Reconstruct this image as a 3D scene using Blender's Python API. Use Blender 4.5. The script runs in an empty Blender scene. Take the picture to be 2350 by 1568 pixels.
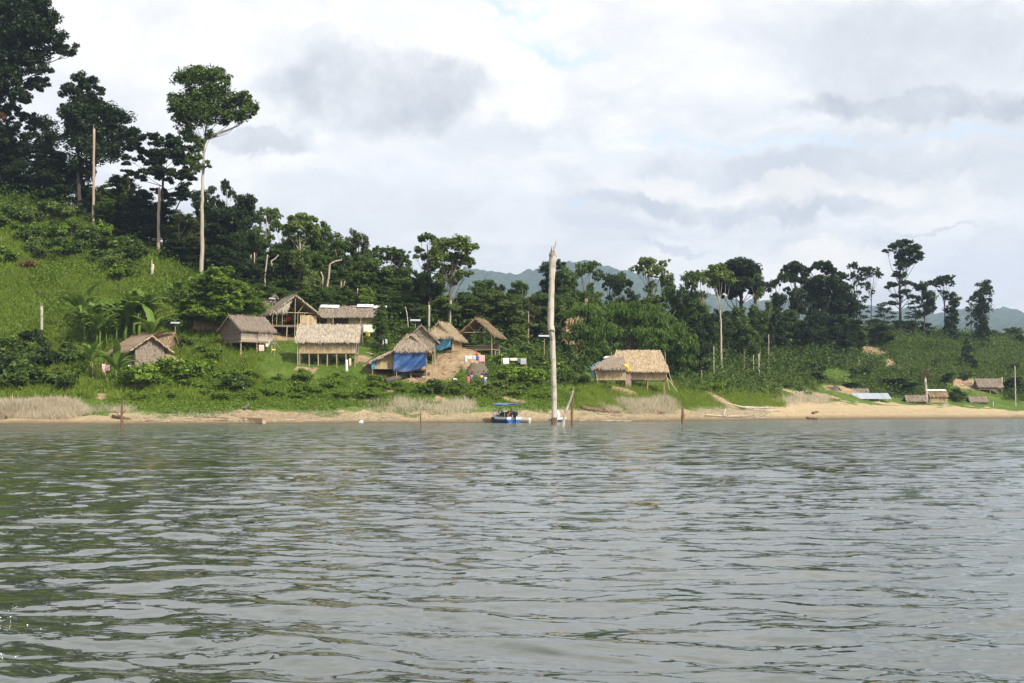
FULL = True
import bpy, math, random
import numpy as np
R = np.random.RandomState
C = bpy.context.scene.collection
PI = math.pi
# ------------------------------------------------------------------ camera geometry (pixel grid 2350 x 1568)
F, CX, CY, HOR, CAMH = 3200.0, 1175.0, 784.0, 946.0, 1.3
TH = math.atan((HOR - CY) / F)
def slope(y):
    y = np.asarray(y, float)
    return (F*math.sin(TH) + (CY-y)*math.cos(TH)) / (F*math.cos(TH) - (CY-y)*math.sin(TH))
def zpx(y, Y): return CAMH + slope(y)*Y
def P(x, y, Y):
    ry = F*math.cos(TH) - (CY-y)*math.sin(TH)
    return np.array([(x-CX)*Y/ry, Y, CAMH + (F*math.sin(TH)+(CY-y)*math.cos(TH))*Y/ry])
# ------------------------------------------------------------------ noise
_h = R(7).rand(256, 256)
def vn(x, y):
    x = np.asarray(x, float); y = np.asarray(y, float)
    xi = np.floor(x).astype(int); yi = np.floor(y).astype(int)
    fx = x-xi; fy = y-yi; fx = fx*fx*(3-2*fx); fy = fy*fy*(3-2*fy)
    a = _h[xi & 255, yi & 255]; b = _h[(xi+1) & 255, yi & 255]; c = _h[xi & 255, (yi+1) & 255]; d = _h[(xi+1) & 255, (yi+1) & 255]
    return (a*(1-fx)+b*fx)*(1-fy) + (c*(1-fx)+d*fx)*fy
def fbm(x, y, o=4):
    s = 0; a = .5; t = 0
    for i in range(o):
        s = s + a*vn(x*2**i+i*17.3, y*2**i+i*9.1); t += a; a *= .5
    return s/t
# ------------------------------------------------------------------ terrain
WL = -1
COLS = [
 (-1300,[(165,WL),(168,962),(174,945),(180,925),(188,890),(198,800),(212,650),(230,500),(255,360)]),
 (-300,[(152,WL),(155,962),(160,945),(166,925),(174,890),(184,810),(197,680),(214,550),(235,420)]),
 (0,  [(150,WL),(153,962),(158,945),(164,925),(172,895),(182,820),(195,700),(212,590),(232,470)]),
 (150,[(150,WL),(153,962),(158,943),(164,922),(172,895),(182,835),(195,740),(212,630),(230,495)]),
 (260,[(150,WL),(153,964),(158,945),(164,925),(171,900),(180,850),(192,770),(208,670),(226,542)]),
 (340,[(151,WL),(154,964),(158,948),(164,930),(171,900),(180,850),(190,790),(205,690),(222,570)]),
 (440,[(153,WL),(156,964),(161,948),(167,930),(174,900),(182,855),(190,800),(202,720),(214,640)]),
 (560,[(157,WL),(160,962),(165,945),(170,928),(176,900),(184,855),(190,818),(200,770),(212,700)]),
 (680,[(162,WL),(165,962),(170,945),(175,928),(180,900),(187,850),(191,826),(202,780),(214,750)]),
 (800,[(165,WL),(168,962),(172,942),(176,925),(182,890),(188,845),(193,822),(206,772),(216,755)]),
 (900,[(167,WL),(170,962),(174,940),(178,920),(184,890),(189,862),(194,832),(206,785),(218,765)]),
 (1000,[(169,WL),(172,960),(176,940),(180,920),(186,885),(190,866),(196,830),(204,803),(216,788)]),
 (1060,[(170,WL),(173,959),(177,940),(181,920),(187,885),(191,852),(197,818),(204,806),(216,790)]),
 (1120,[(171,WL),(174,958),(178,940),(182,922),(187,890),(192,862),(198,838),(206,818),(218,800)]),
 (1200,[(174,WL),(177,957),(181,940),(185,925),(191,895),(196,872),(203,850),(212,828),(226,810)]),
 (1330,[(182,WL),(185,956),(190,940),(194,925),(199,908),(204,895),(212,880),(222,860),(240,835)]),
 (1450,[(192,WL),(195,955),(199,942),(203,925),(207,905),(211,893),(218,882),(230,866),(250,845)]),
 (1600,[(205,WL),(209,953),(214,942),(219,922),(224,905),(230,893),(240,882),(255,866),(280,836)]),
 (1750,[(224,WL),(228,952),(236,938),(244,925),(252,912),(262,900),(275,880),(300,840),(330,790)]),
 (1900,[(245,WL),(250,950),(260,938),(272,925),(282,915),(295,895),(315,855),(340,800),(370,765)]),
 (2000,[(255,WL),(261,950),(272,938),(285,927),(295,916),(308,890),(328,845),(355,790),(385,758)]),
 (2150,[(268,WL),(274,950),(285,941),(297,932),(306,922),(320,895),(340,850),(368,800),(400,768)]),
 (2350,[(290,WL),(296,950),(304,945),(312,937),(320,928),(334,900),(354,865),(385,815),(420,785)]),
 (3600,[(400,WL),(410,950),(420,945),(430,938),(440,930),(460,905),(480,870),(510,820),(540,790)]),
]
CU = np.array([c[0] for c in COLS], float)
YK = []; ZK = []
for u, pts in COLS:
    ys = [p[0] for p in pts]; zs = [0.0 if p[1] == WL else float(zpx(p[1], p[0])) for p in pts]
    rz = zs[-1]; lf = 1 if u < 1000 else (0.3 if u < 1500 else -1)
    ys = [ys[0]-25, ys[0]-4] + ys + [ys[-1]+35, ys[-1]+160, 1000]
    zs = [-4, -.6] + zs + [rz + 4*lf, rz + (2 if lf > 0 else -8), 2]
    YK.append(ys); ZK.append(zs)
YK = np.array(YK, float); ZK = np.array(ZK, float)
def prof(u, Y):
    """height and band index (1 = waterline) of the land at angular column u and distance Y"""
    u = np.atleast_1d(np.asarray(u, float)); Y = np.atleast_1d(np.asarray(Y, float))
    i = np.clip(np.searchsorted(CU, u)-1, 0, len(CU)-2)
    t = np.clip((u-CU[i])/(CU[i+1]-CU[i]), 0, 1); t = (t*t*(3-2*t)*.6 + t*.4)[:, None]
    yk = YK[i]*(1-t) + YK[i+1]*t; zk = ZK[i]*(1-t) + ZK[i+1]*t
    j = np.clip((Y[:, None] >= yk).sum(1)-1, 0, yk.shape[1]-2); r = np.arange(len(u))
    s = np.clip((Y-yk[r, j])/(yk[r, j+1]-yk[r, j]), 0, 1)
    return zk[r, j]*(1-s) + zk[r, j+1]*s, j + s - 1
def height(X, Y, full=False):
    X = np.atleast_1d(np.asarray(X, float)); Y = np.atleast_1d(np.asarray(Y, float))
    u = CX + F*X/np.maximum(Y, 1); z, b = prof(u, Y)
    inland = np.clip((b-1)/1.5, 0, 1)
    amp = np.clip((b-3.5)/3, 0, 1)
    z = z + inland*((fbm(X*.35, Y*.35, 3)-.5)*.5) + amp*(fbm(X*.12+40, Y*.12, 3)-.5)*1.6
    if full: return z, b, u
    return z
def gz(X, Y): return float(height(X, Y)[0])
def gp(x, y, y0=100, y1=460):
    """the point of the land seen at this picture position"""
    Ys = np.arange(y0, y1, .4); ry = F*math.cos(TH) - (CY-y)*math.sin(TH)
    X = (x-CX)*Ys/ry; Z = CAMH + slope(y)*Ys; h = np.maximum(height(X, Ys), 0)
    k = np.where(h >= Z)[0]; k = k[0] if len(k) else len(Ys)-1
    return np.array([X[k], Ys[k], h[k]])
def onland(x, Y, y=800):
    ry = F*math.cos(TH) - (CY-y)*math.sin(TH); X = (x-CX)*Y/ry
    return np.array([X, Y, gz(X, Y)])
# ------------------------------------------------------------------ object helpers
def link(o, parent=None):
    C.objects.link(o)
    if parent is not None: o.parent = parent
    return o
def tag(o, label=None, cat=None, group=None, kind=None):
    if label: o['label'] = label
    if cat: o['category'] = cat
    if group: o['group'] = group
    if kind: o['kind'] = kind
    return o
def empty(name, loc, rz=0, label=None, cat=None, group=None):
    o = bpy.data.objects.new(name, None); o.location = loc; o.rotation_euler = (0, 0, rz); o.empty_display_size = .2
    link(o); return tag(o, label, cat, group)
def copy_tree(o, parent=None):
    c = o.copy(); C.objects.link(c)
    if parent is not None: c.parent = parent
    for ch in list(o.children): copy_tree(ch, c)
    return c
class MB:
    def __init__(s): s.v = []; s.f = []; s.a = []; s.n = 0
    def add(s, v, f, a=0.0):
        v = np.asarray(v, float).reshape(-1, 3); s.v.append(v)
        for q in f: s.f.append([i+s.n for i in q])
        s.a += list(a) if hasattr(a, '__len__') else [a]*len(f)
        s.n += len(v); return s
    def quads(s, V, a=None):
        n = len(V); s.add(V.reshape(-1, 3), [(4*i, 4*i+1, 4*i+2, 4*i+3) for i in range(n)], a if a is not None else [0]*n); return s
    def box(s, c, d, rz=0, a=0.0):
        x, y, z = [k/2 for k in d]; co, si = math.cos(rz), math.sin(rz)
        v = [(sx*x*co - sy*y*si + c[0], sx*x*si + sy*y*co + c[1], sz*z + c[2]) for sx in (-1, 1) for sy in (-1, 1) for sz in (-1, 1)]
        return s.add(v, [(0,1,3,2),(4,6,7,5),(0,4,5,1),(2,3,7,6),(0,2,6,4),(1,5,7,3)], a)
    def tube(s, pts, rad, n=6, a=0.0, cap=True):
        pts = np.asarray(pts, float); m = len(pts); rad = np.full(m, rad) if np.isscalar(rad) else np.asarray(rad, float)
        T = np.gradient(pts, axis=0); T /= np.linalg.norm(T, axis=1)[:, None]+1e-9
        up = np.where(np.abs(T[:, 2:3]) > .9, [[1., 0, 0]], [[0, 0, 1.]]); A = np.cross(T, up); A /= np.linalg.norm(A, axis=1)[:, None]+1e-9
        for i in range(1, m):
            A[i] = A[i-1] - T[i]*np.dot(A[i-1], T[i]); A[i] /= np.linalg.norm(A[i])+1e-9
        B = np.cross(T, A); an = np.linspace(0, 2*PI, n, endpoint=False)
        V = pts[:, None] + rad[:, None, None]*(np.cos(an)[None, :, None]*A[:, None] + np.sin(an)[None, :, None]*B[:, None])
        f = [(i*n+j, i*n+(j+1) % n, (i+1)*n+(j+1) % n, (i+1)*n+j) for i in range(m-1) for j in range(n)]
        if cap: f += [tuple(range(n-1, -1, -1)), tuple((m-1)*n+j for j in range(n))]
        return s.add(V.reshape(-1, 3), f, a)
    def slab(s, q, t, a=0.0):
        """four corners given a thickness along the normal"""
        q = np.asarray(q, float); n = np.cross(q[1]-q[0], q[3]-q[0]); n /= np.linalg.norm(n)
        v = np.vstack([q + n*t/2, q - n*t/2]); return s.add(v, [(0,1,2,3),(7,6,5,4),(0,4,5,1),(1,5,6,2),(2,6,7,3),(3,7,4,0)], a)
    def build(s, name, m, parent=None, smooth=False, loc=None):
        me = bpy.data.meshes.new(name); me.from_pydata(np.vstack(s.v).tolist(), [], s.f)
        at = me.attributes.new('v', 'FLOAT', 'FACE'); at.data.foreach_set('value', np.array(s.a, np.float32))
        if smooth: me.polygons.foreach_set('use_smooth', [True]*len(me.polygons))
        me.materials.append(m); me.update()
        o = bpy.data.objects.new(name, me)
        if loc is not None: o.location = loc
        return link(o, parent)
def quad_mesh(name, V, a, m):
    n = len(V); me = bpy.data.meshes.new(name); me.vertices.add(4*n); me.vertices.foreach_set('co', V.astype(np.float32).ravel())
    me.loops.add(4*n); me.loops.foreach_set('vertex_index', np.arange(4*n, dtype=np.int32))
    me.polygons.add(n); me.polygons.foreach_set('loop_start', np.arange(0, 4*n, 4, dtype=np.int32)); me.polygons.foreach_set('loop_total', np.full(n, 4, np.int32))
    at = me.attributes.new('v', 'FLOAT', 'FACE'); at.data.foreach_set('value', a.astype(np.float32))
    me.materials.append(m); me.update(calc_edges=True); return me
def unit(v): return v/(np.linalg.norm(v, axis=-1, keepdims=True)+1e-9)
def leaf_quads(c, nrm, l, w, rs, tip=None):
    """diamond leaves; tip: preferred direction of the long axis"""
    n = len(c); t = rs.randn(n, 3) if tip is None else tip + rs.randn(n, 3)*.35
    t = unit(t - nrm*(t*nrm).sum(1)[:, None]); b = np.cross(nrm, t); l = l[:, None]; w = w[:, None]
    return np.stack([c-t*l, c+b*w-nrm*w*.25, c+t*l, c-b*w-nrm*w*.25], 1)
# ------------------------------------------------------------------ materials
def new_mat(name):
    m = bpy.data.materials.new(name); m.use_nodes = True; nt = m.node_tree; nt.nodes.clear()
    return m, nt
class N:
    def __init__(s, nt): s.nt = nt
    def __call__(s, typ, ins=None, **kw):
        n = s.nt.nodes.new(typ)
        for k, v in kw.items(): setattr(n, k, v)
        for k, v in (ins or {}).items():
            if isinstance(v, bpy.types.NodeSocket): s.nt.links.new(v, n.inputs[k])
            else: n.inputs[k].default_value = v
        return n
    def math(s, op, a, b=0.0, c=0.0, clamp=False):
        n = s('ShaderNodeMath', {0: a, 1: b, 2: c}, operation=op, use_clamp=clamp); return n.outputs[0]
    def mix(s, f, a, b):
        n = s('ShaderNodeMix', data_type='RGBA'); 
        for i, v in ((0, f), (6, a), (7, b)):
            if isinstance(v, bpy.types.NodeSocket): s.nt.links.new(v, n.inputs[i])
            else: n.inputs[i].default_value = v if i == 0 else (*v, 1)
        return n.outputs[2]
    def rng(s, v, a, b, c=0.0, d=1.0, smooth=False):
        n = s('ShaderNodeMapRange', {0: v, 1: a, 2: b, 3: c, 4: d}, clamp=True)
        if smooth: n.interpolation_type = 'SMOOTHSTEP'
        return n.outputs[0]
    def noise(s, vec, sc, det=3, rough=.6, dist=0.0):
        n = s('ShaderNodeTexNoise', {'Vector': vec, 'Scale': sc, 'Detail': det, 'Roughness': rough, 'Distortion': dist}); return n.outputs[0]
def leaf_mat(name, c0, c1, trans=.22, gloss=.12, sc=.35):
    m, nt = new_mat(name); g = N(nt); out = g('ShaderNodeOutputMaterial')
    at = g('ShaderNodeAttribute', attribute_name='v').outputs['Fac']; tc = g('ShaderNodeTexCoord').outputs['Object']
    oi = g('ShaderNodeObjectInfo').outputs['Random']
    f = g.math('ADD', g.math('MULTIPLY', at, .65), g.math('MULTIPLY', g.noise(tc, sc), .35))
    f = g.math('ADD', f, g.math('MULTIPLY', g.math('SUBTRACT', oi, .5), .25), clamp=True)
    col = g.mix(f, c0, c1)
    d = g('ShaderNodeBsdfDiffuse', {'Color': col}).outputs[0]; t = g('ShaderNodeBsdfTranslucent', {'Color': g.mix(.5, c1, tuple(k*1.5 for k in c1))}).outputs[0]
    a = g('ShaderNodeMixShader', {0: trans, 1: d, 2: t}).outputs[0]
    gl = g('ShaderNodeBsdfGlossy', {'Color': (.8, .85, .8, 1), 'Roughness': .5}).outputs[0]
    b = g('ShaderNodeMixShader', {0: gloss*.16, 1: a, 2: gl}).outputs[0]
    nt.links.new(b, out.inputs[0]); return m
def mat(name, c0, c1=None, rough=.9, sc=3.0, vec=(1, 1, 1), va=.6, c2=None, bump=0.0, metal=0.0, spec=.3):
    """two-tone procedural surface: tone by face attribute 'v' and by (stretched) noise, plus weathering"""
    c1 = c1 or tuple(min(1, k*.7) for k in c0)
    m, nt = new_mat(name); g = N(nt); out = g('ShaderNodeOutputMaterial')
    at = g('ShaderNodeAttribute', attribute_name='v').outputs['Fac']; tc = g('ShaderNodeTexCoord').outputs['Object']
    mp = g('ShaderNodeMapping', {'Vector': tc, 'Scale': vec}).outputs[0]
    nz = g.rng(g.noise(mp, sc, 5, .65), .3, .7)
    f = g.math('ADD', g.math('MULTIPLY', at, va), g.math('MULTIPLY', nz, 1-va), clamp=True)
    col = g.mix(f, c0, c1)
    if c2: col = g.mix(g.rng(g.noise(tc, .9, 4), .5, .72), col, c2)
    ins = {'Base Color': col, 'Roughness': rough, 'Metallic': metal, 'Specular IOR Level': spec}
    if bump: ins['Normal'] = g('ShaderNodeBump', {'Height': nz, 'Strength': .6, 'Distance': bump}).outputs[0]
    b = g('ShaderNodeBsdfPrincipled', ins); nt.links.new(b.outputs[0], out.inputs[0]); return m
M = {}
M['dark'] = leaf_mat('leaf_dark', (.011, .022, .007), (.036, .060, .015))  # darker leaf colour, also painting cloud shadow onto the forest trees
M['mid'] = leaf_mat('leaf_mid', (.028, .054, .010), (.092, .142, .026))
M['light'] = leaf_mat('leaf_light', (.050, .085, .016), (.150, .200, .045))  # lighter leaf colour, also painting in crowns that stand sunlit
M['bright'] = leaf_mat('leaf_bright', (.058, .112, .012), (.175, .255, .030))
M['olive'] = leaf_mat('leaf_olive', (.035, .050, .014), (.095, .115, .032))
M['banana'] = leaf_mat('leaf_banana', (.050, .095, .014), (.150, .225, .040), gloss=.12)
M['bamboo_leaf'] = leaf_mat('leaf_bamboo', (.026, .062, .008), (.110, .175, .028), gloss=.08)
M['brown'] = leaf_mat('leaf_brown', (.10, .045, .015), (.26, .14, .06))
M['deadleaf'] = leaf_mat('leaf_dead', (.25, .18, .09), (.52, .40, .22))
M['dryg'] = leaf_mat('dry_grass', (.27, .22, .15), (.58, .51, .38), gloss=.05)
M['grass'] = leaf_mat('grass_green', (.060, .105, .010), (.185, .240, .030), gloss=.06)
M['bark'] = mat('bark', (.10, .08, .055), (.20, .17, .13), sc=2, vec=(3, 3, .5), bump=.03)
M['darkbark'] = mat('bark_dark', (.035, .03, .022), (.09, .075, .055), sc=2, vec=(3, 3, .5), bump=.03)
M['palebark'] = mat('bark_pale', (.44, .39, .30), (.22, .19, .14), sc=2, vec=(3, 3, .4), bump=.03)
M['deadwood'] = mat('deadwood', (.56, .50, .42), (.25, .215, .165), sc=1.6, vec=(4, 4, .25), c2=(.12, .10, .08), bump=.06)
M['redwood'] = mat('deadwood_reddish', (.42, .32, .25), (.22, .16, .12), sc=1.6, vec=(4, 4, .3), bump=.05)
M['wetwood'] = mat('waterlogged_wood', (.20, .12, .065), (.07, .045, .03), sc=3, vec=(3, 3, .5), bump=.03)
M['char'] = mat('charred_wood', (.05, .045, .04), (.16, .14, .12), sc=4, bump=.03)
M['thatch'] = mat('thatch', (.50, .43, .34), (.17, .135, .095), va=.85, sc=5)
M['thatch_grey'] = mat('thatch_grey', (.33, .27, .21), (.13, .10, .075), va=.85, sc=5)
M['thatch_brown'] = mat('thatch_brown', (.38, .27, .16), (.13, .08, .045), va=.85, sc=5)
M['thatch_tan'] = mat('thatch_tan', (.50, .39, .27), (.24, .16, .10), va=.85, sc=5)
M['thatch_gold'] = mat('thatch_gold', (.52, .41, .27), (.21, .145, .08), va=.85, sc=5)
M['bamboo'] = mat('split_bamboo', (.52, .41, .25), (.27, .19, .11), va=.7, sc=4, vec=(6, 6, .4), c2=(.25, .17, .09))
M['plank'] = mat('weathered_plank', (.20, .16, .13), (.085, .065, .05), va=.6, sc=3, vec=(.5, .5, 5))
M['planklit'] = mat('sunlit_plank', (.42, .35, .28), (.22, .17, .13), va=.6, sc=3, vec=(.5, .5, 5))  # paler copy of plank that paints in sunlight on the front wall
M['post'] = mat('bamboo_post', (.45, .36, .25), (.24, .18, .12), sc=3, vec=(3, 3, .6))
M['dim'] = mat('dark_board_and_shade', (.06, .045, .035), (.03, .025, .02))  # near-black; in door and window panels it paints the shade inside
M['zinc'] = mat('zinc_sheet', (.46, .50, .54), (.28, .31, .34), rough=.45, sc=4, vec=(4, .3, .3), metal=.3)
M['solar'] = mat('solar_frame', (.36, .38, .41), (.26, .28, .31), rough=.4)
M['panel'] = mat('panel_white', (.78, .79, .80), (.62, .63, .65), rough=.4)
M['tarp'] = mat('blue_tarpaulin', (.02, .05, .15), (.045, .12, .30), rough=.45, sc=2.2, vec=(1, .6, 2.2), va=.2, c2=(.10, .12, .16))
M['tarp2'] = mat('faded_blue_tarpaulin', (.035, .17, .28), (.11, .30, .40), rough=.5, sc=1.5, va=.3, c2=(.05, .07, .09))
M['tarpy'] = mat('yellow_tarpaulin', (.70, .45, .03), (.55, .33, .03), rough=.6)
M['tarpl'] = mat('light_blue_tarpaulin', (.10, .42, .62), (.05, .25, .45), rough=.5)
def flat(name, c, rough=.8, **k): return mat(name, c, tuple(x*.8 for x in c), rough=rough, **k)
# ------------------------------------------------------------------ land
def in_ell(x, y, ell):
    s = np.zeros(np.shape(x))
    for (ex, ey, rx, ry) in ell:
        d = ((x-ex)/rx)**2 + ((y-ey)/ry)**2; s = np.maximum(s, np.clip(1.35-d, 0, 1)/.6)
    return np.clip(s, 0, 1)
# bare soil: centre (angular column, distance) and half widths
DIRT = [(890,190,50,3.5),(960,190.5,60,4.5),(1024,194,28,7),(1075,196,30,5),(850,194,30,3),(660,203.5,70,2.6),(760,205,60,1.6),(392,184,28,3),(1060,203,45,3.5),
        (1160,185.5,50,1.0),(1420,208,45,1.5),(1655,228,40,3),(1620,262,20,4),(2000,346,45,5),(2045,332,14,7),(1830,275,40,2),(1760,248,34,2.5),(2235,331,55,6),(1930,297,45,3.5),
        (1890,285,40,3),(235,168,22,2.4),(655,166,70,3.2),(570,163,45,3.4),(700,187,26,1.3),(880,182,30,1.2),(1010,180,40,1.0)]
def build_land():
    u = np.concatenate([np.arange(-1200, -60, 26), np.arange(-60, 2420, 5.5), np.arange(2420, 3501, 26)])
    Y = np.concatenate([np.arange(112, 146, 4), np.arange(146, 260, .75), np.arange(260, 330, 1.0), np.arange(330, 450, 1.8), np.arange(450, 1000, 18)])
    U, YY = np.meshgrid(u, Y, indexing='ij'); uu = U.ravel(); yy = YY.ravel(); X = (uu-CX)*yy/F
    z, b, _ = height(X, yy, True)
    z = z + np.clip(b-4.2, 0, 1)*(fbm(X*1.1, yy*1.1, 2)-.5)*.45
    nu, ny = len(u), len(Y); i = np.arange(nu-1)[:, None]*ny + np.arange(ny-1)[None]
    f = np.stack([i, i+ny, i+ny+1, i+1], -1).reshape(-1, 4)
    me = bpy.data.meshes.new('land'); me.vertices.add(len(z)); me.vertices.foreach_set('co', np.stack([X, yy, z], 1).astype(np.float32).ravel())
    me.loops.add(f.size); me.loops.foreach_set('vertex_index', f.ravel().astype(np.int32)); me.polygons.add(len(f))
    me.polygons.foreach_set('loop_start', np.arange(0, f.size, 4, dtype=np.int32)); me.polygons.foreach_set('loop_total', np.full(len(f), 4, np.int32))
    me.polygons.foreach_set('use_smooth', np.ones(len(f), bool)); me.update(calc_edges=True)
    nz = fbm(X*.5, yy*.5, 3)-.5
    sand = np.clip(1 - (b - (2.9 - .55*np.clip((1650-uu)/100, 0, 1) + nz*1.8 + np.clip((uu-1700)/100, 0, 1)*1.0*np.clip((2400-uu)/200,0,1)))*2.2, 0, 1)
    dirt = in_ell(uu + nz*25, yy + nz*3, DIRT)
    for nm, val in (('sand', sand), ('dirt', dirt), ('band', b)):
        at = me.attributes.new(nm, 'FLOAT', 'POINT'); at.data.foreach_set('value', val.astype(np.float32))
    m, nt = new_mat('land_surface'); g = N(nt); out = g('ShaderNodeOutputMaterial'); tc = g('ShaderNodeTexCoord').outputs['Object']
    A = lambda n: g('ShaderNodeAttribute', attribute_name=n).outputs['Fac']
    n1 = g.rng(g.noise(tc, .5, 5), .35, .65); n2 = g.rng(g.noise(tc, 2.2, 5, .7), .35, .68)
    green = g.mix(n2, (.040, .078, .010), (.110, .160, .024)); green = g.mix(g.rng(g.noise(tc, .16, 3), .5, .7), green, (.11, .16, .03))
    sandc = g.mix(n1, (.48, .375, .22), (.40, .31, .19))
    wet = g.rng(A('band'), 1.0, 1.9); st = g('ShaderNodeMapping', {'Vector': tc, 'Scale': (.35, 1.2, 5)}).outputs[0]
    litter = g.rng(g.noise(st, 1.9, 7, .8), .40, .56)
    lm = g.rng(A('band'), 1.2, 3.3, 1, .35)
    sandc = g.mix(g.math('MULTIPLY', litter, lm), sandc, g.mix(n2, (.34, .26, .16), (.15, .11, .07)))
    sandc = g.mix(wet, (.10, .075, .045), sandc)
    dirtc = g.mix(n1, (.40, .29, .17), (.29, .20, .12)); dirtc = g.mix(g.rng(g.noise(tc, 1.3, 6, .75), .48, .62), dirtc, (.17, .125, .08))
    sm = g.rng(g.math('ADD', A('sand'), g.math('MULTIPLY', g.math('SUBTRACT', n2, .5), .5)), .35, .65)
    dm = g.rng(g.math('ADD', A('dirt'), g.math('MULTIPLY', g.math('SUBTRACT', n2, .5), .6)), .35, .7)
    col = g.mix(dm, g.mix(sm, green, sandc), dirtc)
    bp = g('ShaderNodeBump', {'Height': g.noise(tc, 2.5, 6, .75), 'Strength': .8, 'Distance': .25}).outputs[0]
    b_ = g('ShaderNodeBsdfPrincipled', {'Base Color': col, 'Roughness': .95, 'Specular IOR Level': .15, 'Normal': bp}); nt.links.new(b_.outputs[0], out.inputs[0])
    me.materials.append(m); o = link(bpy.data.objects.new('ground', me)); tag(o, kind='structure')
build_land()
# ------------------------------------------------------------------ far mountains
def build_hills():
    RU = [-900, 0, 500, 900, 1000, 1040, 1065, 1120, 1180, 1205, 1240, 1300, 1345, 1380, 1420, 1450, 1480, 1560, 1700, 1850, 2000, 2110, 2150, 2190, 2240, 2300, 2350, 2700, 3300]
    RY = [560, 590, 600, 640, 655, 640, 621, 619, 628, 630, 614, 600, 600, 612, 618, 630, 640, 672, 690, 697, 705, 715, 722, 712, 704, 710, 716, 720, 700]
    u = np.arange(-900, 3300, 6.0); Y = np.concatenate([np.arange(2500, 5000, 42), np.arange(5000, 5300, 50)])
    U, YY = np.meshgrid(u, Y, indexing='ij'); uu = U.ravel(); yy = YY.ravel(); X = (uu-CX)*yy/F
    top = zpx(np.interp(uu, RU, RY), 5000.0); s = np.clip((yy-2500)/2500, 0, 1); s = s**.8
    rid = fbm(X*.002, yy*.002, 4)-.5
    z = top*s + rid*240*s*(1-s)*2 - np.clip(yy-5000, 0, None)*.6
    z = z + (fbm(X*.016, yy*.016, 3)-.5)*48*np.clip(s*3, 0, 1) + (vn(X*.05, yy*.05)-.5)*16
    nu, ny = len(u), len(Y); i = np.arange(nu-1)[:, None]*ny + np.arange(ny-1)[None]
    f = np.stack([i, i+ny, i+ny+1, i+1], -1).reshape(-1, 4)
    me = bpy.data.meshes.new('hills'); me.from_pydata(np.stack([X, yy, z], 1).tolist(), [], f.tolist())
    m, nt = new_mat('far_forest'); g = N(nt); out = g('ShaderNodeOutputMaterial'); tc = g('ShaderNodeTexCoord').outputs['Object']
    col = g.mix(g.rng(g.noise(tc, .03, 6, .75), .35, .65), (.012, .026, .010), (.06, .10, .03))
    bp = g('ShaderNodeBump', {'Height': g.noise(tc, .04, 5, .7), 'Strength': 1.0, 'Distance': 18.0}).outputs[0]
    b_ = g('ShaderNodeBsdfDiffuse', {'Color': col, 'Normal': bp}); nt.links.new(b_.outputs[0], out.inputs[0]); me.materials.append(m)
    tag(link(bpy.data.objects.new('hills', me)), kind='structure')
build_hills()
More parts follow.
